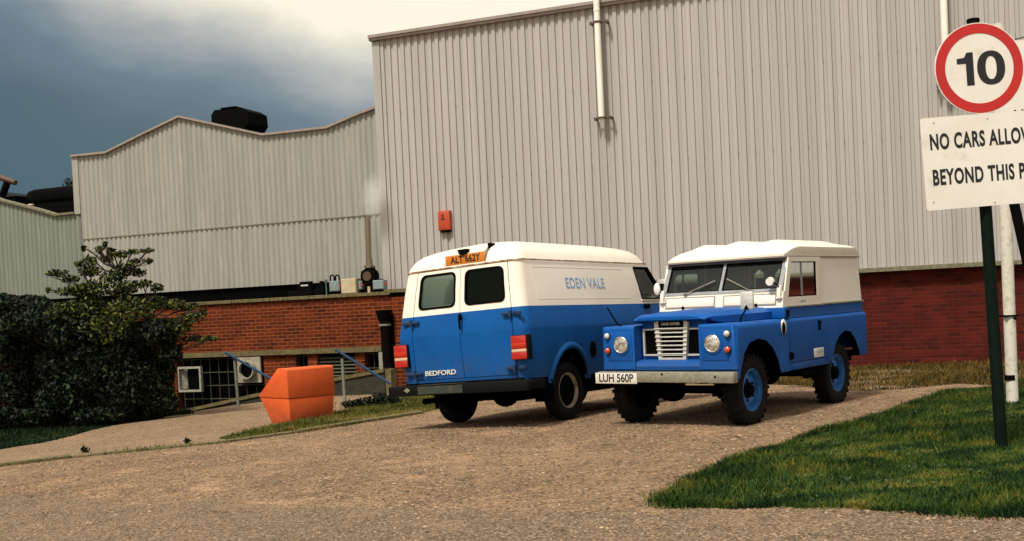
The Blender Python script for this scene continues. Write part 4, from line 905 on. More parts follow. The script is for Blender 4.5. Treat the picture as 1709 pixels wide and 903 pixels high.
for y0_, y1_, t1 in ((-.44, .02-.10, .40), (.40, .06, .44)):
    mb = MB(); a = Vector(wsp(y0_, .03, .025)); b = Vector(wsp(y1_, t1, .018)); mb.tube([a, a.lerp(b, .5)], .006, 6); c1 = a.lerp(b, .42); mb.tube([c1+Vector((0, 0, .0)), b], .008, 6); mb.cyl(a-Vector((.02, 0, 0)), a+Vector((.012, 0, 0)), .018, .014, 10); mb.build('wiper', M_galv, wsf)
# pillars / roof
def rt_(x, y):      # roof surface
    u = abs(y)/.748
    h = .095 + .080*(1-u**3.0)**.75 if u < 1 else .0
    for c_ in (-.44, 0, .44): h += .036*math.exp(-((y-c_)/.095)**2)*min(1, max(0, (1.20-x)/.25))*min(1, max(0, (x+.62)/.15))
    f = min(1., max(0., (1.335-x)/.40)); f = math.sin(f*PI/2)**.75; g_ = min(1., max(0., (x+.765)/.11)); g_ = math.sin(g_*PI/2)**.6
    return 1.765+max(.018, h*f*g_)
rings = []
xs = [1.335, 1.325, 1.29, 1.24, 1.17, 1.08, .98, .9, .6, .3, 0, -.3, -.5, -.6, -.66, -.71, -.745, -.76, -.765]
ysn = np.sin(np.linspace(-PI/2, PI/2, 45))*.755
for x in xs:
    hw = 1.0 if x < 1.1 else 1-.025*((x-1.1)/.235)
    rings.append([(x, y*hw, rt_(x, y*.985) if abs(y) < .754 else 1.765) for y in ysn]+[(x, .745*hw, 1.748), (x, -.745*hw, 1.748)])
mb = MB(); mb.loft(rings); rf = mb.build('hardtop_roof', M_whitel, car, smooth=50)
mb = MB(); mb.bb(-.77, 1.30, .742, .768, 1.744, 1.760); mb.bb(-.77, 1.30, -.768, -.742, 1.744, 1.760); mb.bb(1.27, 1.352, -.76, .76, 1.743, 1.761); mb.bb(-.772, -.755, -.74, .74, 1.744, 1.76); mb.build('roof_gutter', M_trim, rf, smooth=0)
# hardtop rear with two windows
rp_ = MB(); rp_.bb(-.775, -.745, -.715, .715, 1.214, 1.744)
rm = rp_.mesh('hardtop_rear', [M_white], 0); cuts = []
for a_, b_, c_, d_ in ((-.66, -.52, 1.36, 1.66), (.52, .66, 1.36, 1.66), (-.36, .36, 1.36, 1.66)): cuts.append(('DIFFERENCE', mesh_prism([(a_, c_), (b_, c_), (b_, d_-.05), (b_-.05, d_), (a_+.05, d_), (a_, d_-.05)], 'x', -.9, -.6, [M_white])))
rr_ = link('hardtop_rear', boolean(rm, cuts), car)
mb = MB(); mb.quad([(-.76, -.66, 1.36), (-.76, -.52, 1.36), (-.76, -.52, 1.66), (-.76, -.66, 1.66)]); mb.quad([(-.76, .52, 1.36), (-.76, .66, 1.36), (-.76, .66, 1.66), (-.76, .52, 1.66)]); mb.quad([(-.76, -.36, 1.36), (-.76, .36, 1.36), (-.76, .36, 1.66), (-.76, -.36, 1.66)]); mb.build('rear_glass', M_glass, rr_, smooth=0)
# interior
mb = MB()
for y in (-.48, 0, .48): mb.box((.80, y, 1.00), (.46, .42, .14), bev=.03); mb.box((.56, y, 1.17), (.10, .40, .30), Euler((0, -.15, 0)).to_matrix(), bev=.03)
mb.build('seats', M_seat, car)
mb = MB(); mb.bb(.40, .46, -.73, .73, .6, 1.24); mb.bb(1.36, 1.399, -.74, .74, .8, 1.36); mb.bb(1.25, 1.36, -.7, .7, 1.18, 1.29); mb.build('dashboard', M_black, car, smooth=0)
mb = MB(); mb.lathe([(.195, -.010), (.205, 0), (.195, .010), (.185, 0)], 24, ax='z', closed=True); me_ = mb.mesh('steering_wheel', M_blackp); me_.transform(Matrix.Translation((1.12, -.42, 1.36)) @ Matrix.Rotation(R(-40), 4, 'Y')); link('steering_wheel', me_, car)
mb = MB(); mb.bb(-.74, .43, .733, .7349, 1.22, 1.74); mb.bb(-.74, .43, -.7349, -.733, 1.22, 1.74); mb.bb(-.74, 1.2, -.70, .70, 1.735, 1.742); mb.build('inner_lining', M_seat, car, smooth=0)
# bumper, plate
mb = MB(); mb.bb(2.665, 2.765, -.835, .808, .476, .588, bev=.010); bmp = mb.build('front_bumper', M_galv, car)
mb = MB(); mb.cyl((2.7655, -.02, .565), (2.7665, -.02, .565), .013, .013, 10); mb.cyl((2.7655, .60, .54), (2.768, .60, .54), .012, .012, 8); mb.build('bolt_hole', M_void, bmp)
mb = MB(); mb.bb(2.766, 2.774, -.855, -.325, .462, .578, bev=.003); pl = mb.build('number_plate', M_wplate, car)
text('LUH 560P', .122, 'plate_characters', M_ink, pl, basis((0, 1, 0), (0, 0, 1), (1, 0, 0), (2.7745, -.59, .519)), .0024, .001, .86)
# mirrors, aerial
mb = MB(); mb.tube([(2.28, .66, 1.07), (2.28, .67, 1.13), (2.22, .70, 1.20)], .009, 8); mir = mb.build('wing_mirror', M_black, car)
mb = MB(); mb.box((2.22, .715, 1.290), (.040, .150, .195), bev=.018); mb.build('mirror_shell', M_silver, mir)
mb = MB(); mb.prism([(.68, 1.20), (.745, 1.20), (.715, 1.25)], 'x', 2.2405, 2.246); mb.build('mirror_bracket', M_black, mir)
mb = MB(); mb.tube([(1.50, .74, 1.42), (1.54, .70, 1.47)], .008, 6); m2_ = mb.build('door_mirror', M_black, car)
mb = MB(); mb.cyl((1.53, .655, 1.482), (1.56, .655, 1.482), .05, .043, 20); mb.build('mirror_shell', M_signw, m2_)
mb = MB(); mb.tube([(1.50, -.74, 1.42), (1.50, -.80, 1.45)], .008, 6); m3_ = mb.build('door_mirror', M_black, car)
mb = MB(); mb.ball((1.50, -.80, 1.46), (.02, .045, .075)); mb.build('mirror_shell', M_signw, m3_)
mb = MB(); mb.tube([(2.56, -.63, 1.07), (2.62, -.64, 1.10), (2.80, -.64, 1.28)], .008, 6); mb.build('aerial', M_black, car)
# wheels, running gear
for x in (0, 2.238):
    for s in (1, -1): wheel(car, x, s*.665, s, .362, .215, .185, M_bluer, lug=1, hub=M_black, disc=.088)
mb = MB()
for s in (1, -1):
    mb.bb(-.72, 2.68, s*.36, s*.44, .46, .57); mb.bb(-.45, .45, s*.50, s*.56, .33, .37); mb.bb(1.80, 2.66, s*.50, s*.56, .33, .37)
mb.bb(-.76, -.66, -.62, .62, .46, .58); mb.cyl((0, -.65, .36), (0, .65, .36), .045, n=12); mb.ball((0, -.15, .36), (.15, .15, .15)); mb.cyl((2.238, -.65, .36), (2.238, .65, .36), .045, n=12); mb.ball((2.238, -.2, .36), (.14, .14, .14))
mb.bb(.9, 1.7, -.25, .25, .40, .62); mb.bb(1.75, 2.45, -.28, .28, .50, 1.04); mb.bb(.5, 1.0, .45, .72, .40, .56); mb.bb(.35, 1.45, -.7, .7, .585, .60); mb.bb(-.7, .35, -.40, .40, .59, .60)
for s in (1, -1): mb.bb(1.66, 2.62, s*.435, s*.439, .50, 1.02); mb.bb(-.60, .33, s*.40, s*.41, .50, .90)
mb.bb(-.60, .33, -.73, .73, .89, .90); mb.build('chassis', M_under, car, smooth=0)

# ================================================================== VAN
van = thing('parked_van', 'blue and white high-roof delivery van seen from behind, parked left of the four-wheel-drive', 'van', VAN_M)
def rrect(x0, x1, w_, rr_, rf_, z, n=6, bow=.0, fb=0.):
    "plan outline: rear x0, front x1, half width w_, corner radii"
    pts = []
    def arc(cx_, cy_, r_, a0, a1):
        for i in range(n+1):
            a = a0+(a1-a0)*i/n; pts.append((cx_+r_*math.cos(a), cy_+r_*math.sin(a)))
    arc(x0+rr_, -w_+rr_, rr_, PI, PI*1.5); arc(x1-rf_, -w_+rf_, rf_, -PI/2, 0)
    for k in range(1, 6):
        y = (-w_+rf_)+(2*(w_-rf_))*k/6; pts.append((x1+fb*(1-(y/(w_-rf_))**2), y))
    arc(x1-rf_, w_-rf_, rf_, 0, PI/2); arc(x0+rr_, w_-rr_, rr_, PI/2, PI)
    for k in range(1, 6):
        y = (w_-rr_)-(2*(w_-rr_))*k/6; pts.append((x0-bow*(1-(y/(w_-rr_))**2), y))
    return [(x, y, z) for x, y in pts]
LZ = 1.345
lev = [  # z, rear x, front x, half width, rear r, front r, front bow
 (.50, -.860, 3.28, .900, .10, .25, .05), (.56, -.878, 3.36, .915, .11, .28, .06), (.80, -.900, 3.40, .942, .12, .30, .06), (1.085, -.915, 3.36, .960, .13, .30, .06), (1.10, -.915, 3.34, .960, .13, .30, .06),
 (1.22, -.900, 3.12, .943, .13, .30, .08), (1.34, -.883, 2.80, .926, .13, .24, .12), (1.35, -.881, 2.77, .925, .13, .24, .12), (1.60, -.850, 2.54, .888, .13, .22, .12), (1.80, -.815, 2.36, .852, .13, .20, .12), (1.878, -.800, 2.29, .838, .13, .20, .12)]
def vring(L, ins=0.): z, a, b, w_, r1, r2, fb = L; return rrect(a+ins, b-ins, w_-ins, max(r1-ins, .03), max(r2-ins, .05), z, 6, .02, fb)
mb = MB(); mb.loft([vring(L) for L in lev])
for f in mb.bm.faces:
    f.material_index = 1 if f.calc_center_median().z > LZ-.002 else 0
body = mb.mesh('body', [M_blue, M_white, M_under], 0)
def inner():
    m_ = MB(); L2 = [(max(.62, L[0]) if i else .62,)+L[1:] for i, L in enumerate(lev) if L[0] > .55 or i == 0]
    L2 = [l for l in lev if l[0] >= .8]; L2 = [(.66,)+L2[0][1:]]+L2[1:-1]+[(1.84,)+L2[-1][1:]]
    m_.loft([vring(L, .045) for L in L2], 2); return m_.mesh('inner', [M_blue, M_white, M_under], 0)
C0 = -.05
def doorpoly(s, g=0.):    # rear door outlines (y,z)
    return [(C0+(.003-g)*s, .585-g), (C0+s*(.735+g), .585-g), (C0+s*(.735+g), 1.10), (C0+s*(.718+g), 1.345), (C0+s*(.655+g), 1.862+g), (C0+(.003-g)*s, 1.862+g)]
vm = [M_blue, M_white, M_under]
arch_v = [(.38*math.cos(a)+.03 if math.cos(a) > 0 else .36*math.cos(a)+.0, .33+(.50 if True else 0)*math.sin(a)) for a in np.linspace(-.35, PI+.35, 18)]
arch_vf = [(2.69+.42*math.cos(a), .33+.47*math.sin(a)) for a in np.linspace(-.3, PI+.3, 16)]
cabwin = [(1.865, 1.405), (2.50, 1.405), (2.19, 1.822), (1.80, 1.822)]
cut = [('DIFFERENCE', inner())]
for s in (1, -1):
    cut.append(('DIFFERENCE', mesh_prism(arch_v, 'y', s*.55, s*1.2, vm, 2))); cut.append(('DIFFERENCE', mesh_prism(arch_vf, 'y', s*.55, s*1.2, vm, 2)))
    cut.append(('DIFFERENCE', mesh_prism(cabwin, 'y', s*.5, s*1.2, vm, 2)))
ws_cut = MB(); ws_cut.loft([[(2.4, -.70, 1.42), (3.4, -.70, 1.42), (3.4, .70, 1.42), (2.4, .70, 1.42)], [(2.1, -.64, 1.82), (3.4, -.64, 1.82), (3.4, .64, 1.82), (2.1, .64, 1.82)]], 2)
cut.append(('DIFFERENCE', ws_cut.mesh('c', vm, 0)))
solid = body.copy()
shell = boolean(body, cut)
def xprism(poly, a, b, mi=2): m_ = MB(); m_.prism(poly, 'x', a, b, mi); return m_.mesh('c', vm, 0)
bshell = boolean(shell.copy(), [('DIFFERENCE', xprism(doorpoly(1, .007), -1.3, -.55)), ('DIFFERENCE', xprism(doorpoly(-1, .007), -1.3, -.55))])
bshell.shade_smooth(); bshell.set_sharp_from_angle(angle=R(28)); link('body', bshell, van)
def rearx(z): return float(np.interp(z, [l[0] for l in lev], [l[1]-.02 for l in lev]))
for s in (1, -1):
    win = [(C0+s*.078, 1.42), (C0+s*.635, 1.42), (C0+s*.595, 1.812), (C0+s*.078, 1.812)]
    def rnd(poly, r_=.06, n=5):
        out_ = []; N_ = len(poly)
        for i in range(N_):
            p = Vector(poly[i]); a = (Vector(poly[i-1])-p).normalized(); b = (Vector(poly[(i+1) % N_])-p).normalized()
            for k in range(n+1):
                t = k/n; q = (p+a*r_)*(1-t)**2+2*t*(1-t)*p+(p+b*r_)*t*t; out_.append((q.x, q.y))
        return out_
    dm = boolean(shell.copy(), [('INTERSECT', xprism(doorpoly(s), -1.3, -.72)), ('DIFFERENCE', xprism(rnd(win, .075), -1.3, -.5))])
    dm.shade_smooth(); dm.set_sharp_from_angle(angle=R(28)); dr = link('rear_door', dm, van)
    # seal and glass follow the leaning face
    def lean(poly, off): return [(rearx(z)+off+.016*(abs(y)/.7)**2, y, z) for y, z in poly]
    wo = rnd([(C0+s*.066, 1.408), (C0+s*.647, 1.408), (C0+s*.607, 1.824), (C0+s*.066, 1.824)], .085); wi = rnd([(C0+s*.092, 1.434), (C0+s*.621, 1.434), (C0+s*.581, 1.798), (C0+s*.092, 1.798)], .065)
    mb = MB(); a_, b_, c_, d_ = lean(wo, .02), lean(wo, -.006), lean(wi, -.008), lean(wi, .02); vr = [[mb.bm.verts.new(p) for p in q] for q in (a_, b_, c_, d_)]; n_ = len(a_)
    for q, r_ in zip(vr, vr[1:]+vr[:1]):
        for i in range(n_): mb.bm.faces.new((q[i], q[(i+1) % n_], r_[(i+1) % n_], r_[i]))
    bmesh.ops.recalc_face_normals(mb.bm, faces=mb.bm.faces); rw_ = mb.build('window_seal', M_black, dr)
    mb = MB(); mb.quad(lean(wi, .006)); mb.build('rear_window', M_glassd, dr, smooth=0)
    # hinges
    for zz in (1.268, .66):
        x_ = rearx(zz)-.012; mb = MB(); yb = C0+s*.735 if zz < 1 else C0+s*.730
        mb.box((x_-.004, yb-s*.05, zz), (.03, .13, .030), bev=.006); mb.box((x_+.012, yb+s*.085, zz), (.03, .12, .045), Euler((0, 0, s*.18)).to_matrix(), bev=.008); mb.cyl((x_-.012, yb, zz-.035), (x_-.012, yb, zz+.035), .018, .018, 10); mb.build('hinge', M_pbl if False else mat('dark_blue_hinge', (.006, .025, .07), .5), dr)
mb = MB(); x_ = rearx(1.2)-.03; mb.box((x_+.01, C0-.03, 1.285), (.03, .035, .07), bev=.008); mb.tube([(x_-.012, C0-.03, 1.30), (x_-.02, C0-.035, 1.24), (x_-.012, C0-.033, 1.14)], .013, 8); mb.build('door_handle', M_black, van)
# badge letters
text('BEDFORD', .078, 'rear_badge', M_inkw, van, basis((0, -1, 0), (0, 0, 1), (-1, 0, 0), (rearx(.655)-.004, .30, .655)), .0015, .003, 1.36)
# number plate panel in the roof
# roof cap
def roofring(t, zz, ins, fr, re, r): return rrect(-.800+re, 2.29-fr, .835-ins, r, .24, zz, 6, .02, .12)
rr2 = [roofring(0, 1.882, -.004, .0, -.004, .13), roofring(0, 1.94, .020, .035, .022, .14), roofring(0, 2.00, .055, .09, .055, .16), roofring(0, 2.055, .12, .17, .11, .19), roofring(0, 2.095, .22, .30, .20, .22), roofring(0, 2.128, .34, .52, .32, .26), roofring(0, 2.158, .50, .82, .50, .28), roofring(0, 2.172, .72, 1.20, .9, .11)]
mb = MB(); mb.loft(rr2)
rfm = mb.mesh('roof', [M_whitel, M_whitel, M_under], 0)
mc = MB(); mc.bb(-1.0, -.60, -.41, .21, 1.895, 2.30, mi=0)
rfm = boolean(rfm, [('DIFFERENCE', mc.mesh('c', [M_whitel, M_whitel, M_under], 0))]); rfm.shade_smooth(); rfm.set_sharp_from_angle(angle=R(40)); vroof = link('roof', rfm, van)
mb = MB(); mb.prism([(-.800, 1.900), (-.62, 1.900), (-.62, 2.098), (-.665, 2.100), (-.79, 2.02)], 'y', -.385, .207)
mb.bb(-.64, -.601, -.41, .209, 1.9, 2.06); ppn_ = 1; notch = MB(); notch.bb(-.72, -.602, -.409, -.386, 2.055, 2.11); notch.build('panel_notch', M_void, vroof, smooth=0); ppn = mb.build('plate_panel', mat('plain_white_panel', (.66, .60, .52), .5), vroof, smooth=0)
mb = MB(); mb.box((-.806, -.110, 1.955), (.010, .575, .112), Euler((0, .03, 0)).to_matrix(), bev=.002); vpl = mb.build('number_plate', M_yplate, van)
text('ALT 662Y', .112, 'plate_characters', M_ink, vpl, basis((0, -1, 0), (.03, 0, 1), (-1, 0, .03), (-.8125, -.115, 1.952)), .0030, .001, .93)
mb = MB(); mb.prism([(-.155, 2.068), (-.025, 2.068), (-.04, 2.025), (-.06, 2.006), (-.115, 2.006), (-.14, 2.025)], 'x', -.835, -.76); mb.build('plate_lamp', M_black, vpl, smooth=0)
# gutter seam
mb = MB(); n_ = len(vring(lev[-1])); A1 = rrect(-.806, 2.296, .844, .13, .20, 1.874, 6, .02, .12); A2 = rrect(-.812, 2.302, .850, .13, .20, 1.874, 6, .02, .12)
vr = [[mb.bm.verts.new(p) for p in q] for q in ([(x, y, 1.868) for x, y, z in A1], [(x, y, 1.868) for x, y, z in A2], [(x, y, 1.884) for x, y, z in A2], [(x, y, 1.884) for x, y, z in A1])]
for q, r_ in zip(vr, vr[1:]+vr[:1]):
    for i in range(n_): mb.bm.faces.new((q[i], q[(i+1) % n_], r_[(i+1) % n_], r_[i]))
bmesh.ops.recalc_face_normals(mb.bm, faces=mb.bm.faces); mb.build('gutter_seam', M_rust, vroof)
# side panels: raised frame lines and lettering
def sidey(z): return float(np.interp(z, [l[0] for l in lev], [l[3] for l in lev]))
yt = sidey(1.60); sl2 = (sidey(1.80)-sidey(1.40))/.4
for s in (-1,):
    for (xa, xb, za, zb_) in ((-.55, 1.55, 1.415, 1.79),):
        mb = MB()
        for a_, b_ in (((xa, za), (xb, za)), ((xb, za), (xb-.03, zb_)), ((xb-.03, zb_), (xa, zb_)), ((xa, zb_), (xa, za))):
            mb.cyl((a_[0], -sidey(a_[1])+.004, a_[1]), (b_[0], -sidey(b_[1])+.004, b_[1]), .007, n=6)
        mb.build('side_panel_bead', M_white, van)
ux = (1, 0, 0); uy = Vector((0, -sl2, 1)).normalized(); un = Vector((0, -1, -sl2)).normalized()
text('EDEN VALE', .182, 'side_lettering', M_inkb, van, basis(ux, uy, un, Vector((.53, -sidey(1.598), 1.598))+un*.0015), .0015, .001, .93, 'CENTER', 1.06)
# wheel-arch lip
for s in (-1, 1):
    mb = MB(); pts = [(.42*math.cos(a)*(1 if math.cos(a) < 0 else 1.06), .34+.545*math.sin(a)) for a in np.linspace(.22, PI-.20, 20)]
    for (a_, b_) in zip(pts, pts[1:]):
        k0 = [(p[0]*q, s*yy, .34+(p[1]-.34)*q) for p in (a_, b_) for q, yy in ((1, .0), (.86, .0))]
        def ring_(p): return [(p[0]*1.10, s*sidey(p[1])-s*.01, .34+(p[1]-.34)*1.07), (p[0]*1.02, s*(sidey(p[1])+.022), .34+(p[1]-.34)*1.0), (p[0]*.93, s*(sidey(p[1])+.020), .34+(p[1]-.34)*.94), (p[0]*.92, s*(sidey(p[1])-.04), .34+(p[1]-.34)*.93)]
        mb.loft([ring_(a_), ring_(b_)], caps=False)
    bmesh.ops.remove_doubles(mb.bm, verts=mb.bm.verts, dist=.0005); mb.build('wheel_arch', M_blue, van, smooth=60)
    # tail light
    mb = MB(); mb.bb(-.945, -.86, s*.765-.01, s*.990-.01, .745, 1.020, bev=.006); tl = mb.build('tail_light', M_blackp, van)
    for a_, b_, m_, nm in ((.752, .830, M_red, 'red_lens'), (.832, .864, M_pale, 'pale_lens'), (.866, 1.013, M_red, 'red_lens')):
        mb = MB(); mb.bb(-.957, -.944, s*.772-.01, s*.972-.01, a_, b_, bev=.003); mb.build(nm, m_, tl)
        if m_ is M_red and a_ > .85:
            mb = MB(); mb.bb(-.9585, -.956, s*.774-.01, s*.970-.01, .892, .93, bev=.001); mb.build('lens_band', mat('orange_lens', (.50, .028, .007), .3), tl)
    # cab door: seam strips, window frame, glass, handle
    mb = MB(); mb.quad([(x, s*(sidey(z)-.02), z) for x, z in cabwin]); cg = mb.build('cab_window', M_glass, van, smooth=0)
    mb = MB()
    for a_, b_ in zip(cabwin, cabwin[1:]+cabwin[:1]): mb.cyl((a_[0], s*(sidey(a_[1])-.001), a_[1]), (b_[0], s*(sidey(b_[1])-.001), b_[1]), .012, n=8)
    mb.build('window_seal', M_black, cg)
    mb = MB(); mb.bb(1.84, 2.44, s*(sidey(1.38)+.001), s*(sidey(1.38)+.012), 1.375, 1.396); mb.build('waist_trim', M_whitel, van, smooth=0)
    mb = MB(); mb.box((1.93, s*(sidey(1.3)+.012), 1.305), (.16, .03, .05), bev=.01); mb.build('cab_door_handle', M_black, van)
    mb = MB(); y_ = s*(sidey(1.45)+.01); mb.tube([(2.40, y_, 1.43), (2.36, y_+s*.09, 1.52), (2.19, y_+s*.14, 1.535)], .010, 8); mi_ = mb.build('door_mirror', M_whitel, van)
    mb = MB(); mb.box((2.13, y_+s*.16, 1.54), (.05, .15, .21), Euler((0, 0, s*.25)).to_matrix(), bev=.022); mb.build('mirror_shell', M_whitel if False else M_silver, mi_)
    mb = MB(); mb.box((2.100, y_+s*.165, 1.51), (.012, .13, .15), Euler((0, 0, s*.25)).to_matrix(), bev=.004); mb.build('mirror_glass', M_black, mi_)
mb = MB(); mb.ball((.50, -.945, .80), (.07, .02, .10), 12); mb.build('fuel_cap', M_void, van)
mb = MB(); mb.bb(2.25, 2.36, -.955, -.951, 1.29, 1.325); mb.build('side_badge', M_sticker, van, smooth=0)
# windscreen
mb = MB(); mb.quad([(2.80, -.70, 1.41), (2.80, .70, 1.41), (2.42, .64, 1.83), (2.42, -.64, 1.83)]); mb.build('windscreen', M_glass, van, smooth=0)
# bumper
mb = MB(); mb.bb(-1.045, -.93, -1.02, 1.02, .405, .525, bev=.012)
for s in (1, -1): mb.bb(-1.035, -.70, s*.95, s*1.03, .415, .515, bev=.012)
vb = mb.build('rear_bumper', M_blackp, van)
mb = MB(); mb.bb(-1.051, -1.046, -.12, .55, .42, .512); mb.bb(-1.05, -.95, -.12, .55, .526, .530); mb.build('step_plate', mat('worn_green_plate', (.022, .032, .022), .6, col2=(.06, .05, .03), scale=12, fac=(.5, .7)), vb, smooth=0)
mb = MB(); c_ = (-1.047, .72, .475); mb.prism([(c_[1]-.05, c_[2]), (c_[1], c_[2]-.03), (c_[1]+.05, c_[2]), (c_[1], c_[2]+.03)], 'x', -1.050, -1.046); mb.build('diamond_sticker', M_galv, vb, smooth=0)
mb = MB(); mb.bb(-.90, -.82, -.86, .86, .47, .545); mb.build('rear_valance', M_black, van, smooth=0)
mb = MB(); mb.bb(-.82, -.45, -.91, -.85, .40, .53, bev=.01); mb.build('lower_skirt', M_black, van, smooth=0)
mb = MB(); mb.bb(-.82, -.45, .85, .91, .40, .53, bev=.01); mb.build('lower_skirt', M_black, van, smooth=0)
for s in (1, -1):
    wheel(van, 0, s*.80, s, .338, .200, .175, M_rimc, hub=M_black, disc=.190); wheel(van, 2.69, s*.80, s, .338, .200, .175, M_rimc, hub=M_black, disc=.190)
mb = MB()
for s in (1, -1): mb.bb(-.85, 3.2, s*.40, s*.48, .38, .50); mb.bb(-.65, .65, s*.50, s*.56, .27, .31); mb.bb(-.52, .52, s*.60, s*.62, .5, .92)
mb.cyl((0, -.8, .33), (0, .8, .33), .05, n=12); mb.ball((0, .05, .33), (.17, .17, .16)); mb.cyl((2.69, -.8, .30), (2.69, .8, .30), .04, n=12)
mb.bb(-.86, 3.2, -.84, .84, .50, .55); mb.bb(-.75, -.35, -.55, -.1, .30, .50); mb.bb(.6, 1.7, -.75, -.45, .28, .50); mb.bb(1.6, 2.6, -.3, .3, .26, .50); mb.cyl((-.95, .55, .33), (1.5, .45, .33), .035, n=10); mb.cyl((-.5, .5, .34), (.2, .5, .34), .09, n=12)
mb.bb(-.50, .54, -.92, -.50, .93, .95); mb.bb(-.50, .54, .50, .92, .93, .95)
mb.bb(-.30, -.27, .66, .93, .20, .50); mb.bb(-.42, -.40, -.93, -.68, .24, .50)
mb.build('chassis', M_under, van, smooth=0)
mb = MB()
for y in (-.45, .45): mb.box((1.75, y, 1.0), (.45, .5, .14), bev=.03); mb.box((1.50, y, 1.28), (.12, .48, .55), Euler((0, -.15, 0)).to_matrix(), bev=.03)
mb.build('seats', M_seat, van)
mb = MB(); mb.bb(1.30, 1.33, -.86, .86, .7, 1.35); mb.build('bulkhead', M_seat, van, smooth=0)

# ================================================================== ORANGE BIN
bp_ = gp(484, 709); d_ = ray(484, 706); yawv = math.atan2(d_.x, d_.y)
aA = R(42)                        # long face recedes to the right
BX = Vector((math.cos(aA), math.sin(aA), 0)); BYv = Vector((-math.sin(aA), math.cos(aA), 0))
binM = Matrix(((BX.x, BYv.x, 0, bp_.x), (BX.y, BYv.y, 0, bp_.y), (0, 0, 1, bp_.z), (0, 0, 0, 1)))
grit = thing('grit_bin', 'orange plastic grit bin with a sloping lid, standing on the path left of the van', 'bin', binM)
k_ = bp_.y/FP                      # metres per photo pixel there
Lx = .78; zs = 43*k_; zt_ = 94*k_
# local y = depth towards the left-back: B face spans y 0..Dy
Dy = .84
mb = MB()
bot = [(.03, .03), (Lx-.03, .03), (Lx-.03, Dy-.30), (.03, Dy-.30)]; top = [(0, 0), (Lx, 0), (Lx, Dy), (0, Dy)]
mb.loft([[(x, y, -.04) for x, y in bot], [(x, y, zs) for x, y in top]]); mb.bevel(lambda a, b: True, .012, 2); bb_ = mb.build('bin_body', M_orange, grit)
mb = MB()
pr = [(-.008, zs+.004), (Dy+.015, zs+.004), (Dy+.015, zs+.03), (.27, zt_), (.04, zt_+.0), (0.0, zt_-.02)]
mb.prism(pr, 'x', -.010, Lx+.010); mb.bevel(lambda a, b: True, .014, 2); mb.build('lid', M_orange, grit)

# ================================================================== BLUE RAIL BARRIERS
def barrier(label, p_top, p_bot, post_t, post_b, yb):
    B_ = gp(*post_b); t = thing('post_barrier', label, 'barrier', Matrix.Translation(B_), 'blue rails on grey posts')
    Tt = at_depth(post_t[0], post_t[1], B_.y)-B_
    mb = MB(); mb.cyl((0, 0, -.1), (Tt.x, 0, Tt.z), .028, .026, 12); mb.build('post', M_gpost, t)
    a = at_depth(*p_top, B_.y-.05)-B_; b = at_depth(*p_bot, B_.y-.05)-B_
    mb = MB(); mb.cyl(a, b, .024, .024, 12); mb.ball(a, (.028, .028, .028), 10); mb.build('rail', M_pbl, t)
barrier('blue sloping rail on a grey post in front of the white fan panel', (377, 589), (452, 632), (391, 597), (398, 679), 0)
barrier('blue sloping rail on a grey post, its end reaching the van bumper', (561, 584), (652, 641), (571, 599), (576, 672), 0)
t = thing('garden_stake', 'thin green stake standing in the lawn under the tree', 'stake', Matrix.Translation(gp(248, 697)))
q_ = at_depth(243, 646, gp(248, 697).y)-gp(248, 697); mb = MB(); mb.cyl((0, 0, -.1), q_, .013, .012, 8); mb.build('stake_rod', mat('green_stake', (.03, .13, .08), .6), t); mb = MB(); mb.ball(q_, (.018, .018, .018), 8); mb.build('stake_cap', mat('green_stake', (.03, .13, .08), .6), t)

# ================================================================== SIGNS
pb = gp(1673, 747); SY = pb.y
sg = thing('speed_sign_post', 'dark green post with a round red-rimmed 10 sign above a white no cars notice', 'road sign', Matrix.Translation(pb))
def sp(px, py, dy=0.): return at_depth(px, py, SY+dy)-pb
tpost = sp(1624, 36)
mb = MB(); mb.cyl((0, 0, -.2), tpost, .048, .046, 20); mb.build('post', M_greenpost, sg)
mb = MB(); mb.cyl(tpost, tpost+Vector((0, 0, .02)), .052, .048, 20); mb.build('post_cap', M_black, sg)
cc = sp(1634.5, 114, -.07); rad = 75.5*SY/FP*.985
ax = (tpost-Vector((0, 0, 0))); ax.normalize()
Xs = Vector((math.cos(.05), math.sin(.05), 0)); rotin = math.atan(58/1000.)
up = Vector((ax.x*1.0, 0, ax.z)); up = (up - Xs*up.dot(Xs)*0).normalized()
tilt_ = R(3.0)
def frame(o, roll): 
    x = Vector((math.cos(roll), 0, math.sin(roll))); z = Vector((0.04, -1, 0)).normalized(); x = (x - z*x.dot(z)).normalized(); y = z.cross(x)
    return basis(x, y, z, o)
F1 = frame(cc, R(-.2)+R(2.0))
mb = MB(); mb.cyl((0, 0, -.004), (0, 0, .0), rad, rad, 64); mb.lathe([(rad-.004, -.012), (rad+.002, -.012), (rad+.002, .001), (rad-.004, .001)], 64, ax='z', closed=True)
o_ = mb.mesh('speed_roundel', M_signw); o_.transform(F1); rd = link('speed_roundel', o_, sg)
mb = MB(); mb.lathe([(rad*.775, .0005), (rad*.985, .0005), (rad*.985, .003), (rad*.775, .003)], 72, ax='z', closed=True); o_ = mb.mesh('red_ring', M_signr); o_.transform(F1); link('red_ring', o_, rd)
mb = MB(); mb.prism([(-.30*rad, -.365*rad), (-.13*rad, -.365*rad), (-.13*rad, .365*rad), (-.27*rad, .365*rad), (-.33*rad, .255*rad), (-.50*rad, .235*rad), (-.50*rad, .12*rad), (-.30*rad, .12*rad)], 'z', .0006, .0022); o_ = mb.mesh('numeral', M_ink, 0); o_.transform(F1); link('numeral', o_, rd)
mb = MB(); mb.lathe([(.60, .0006), (1.0, .0006), (1.0, .0022), (.60, .0022)], 56, ax='z', closed=True)
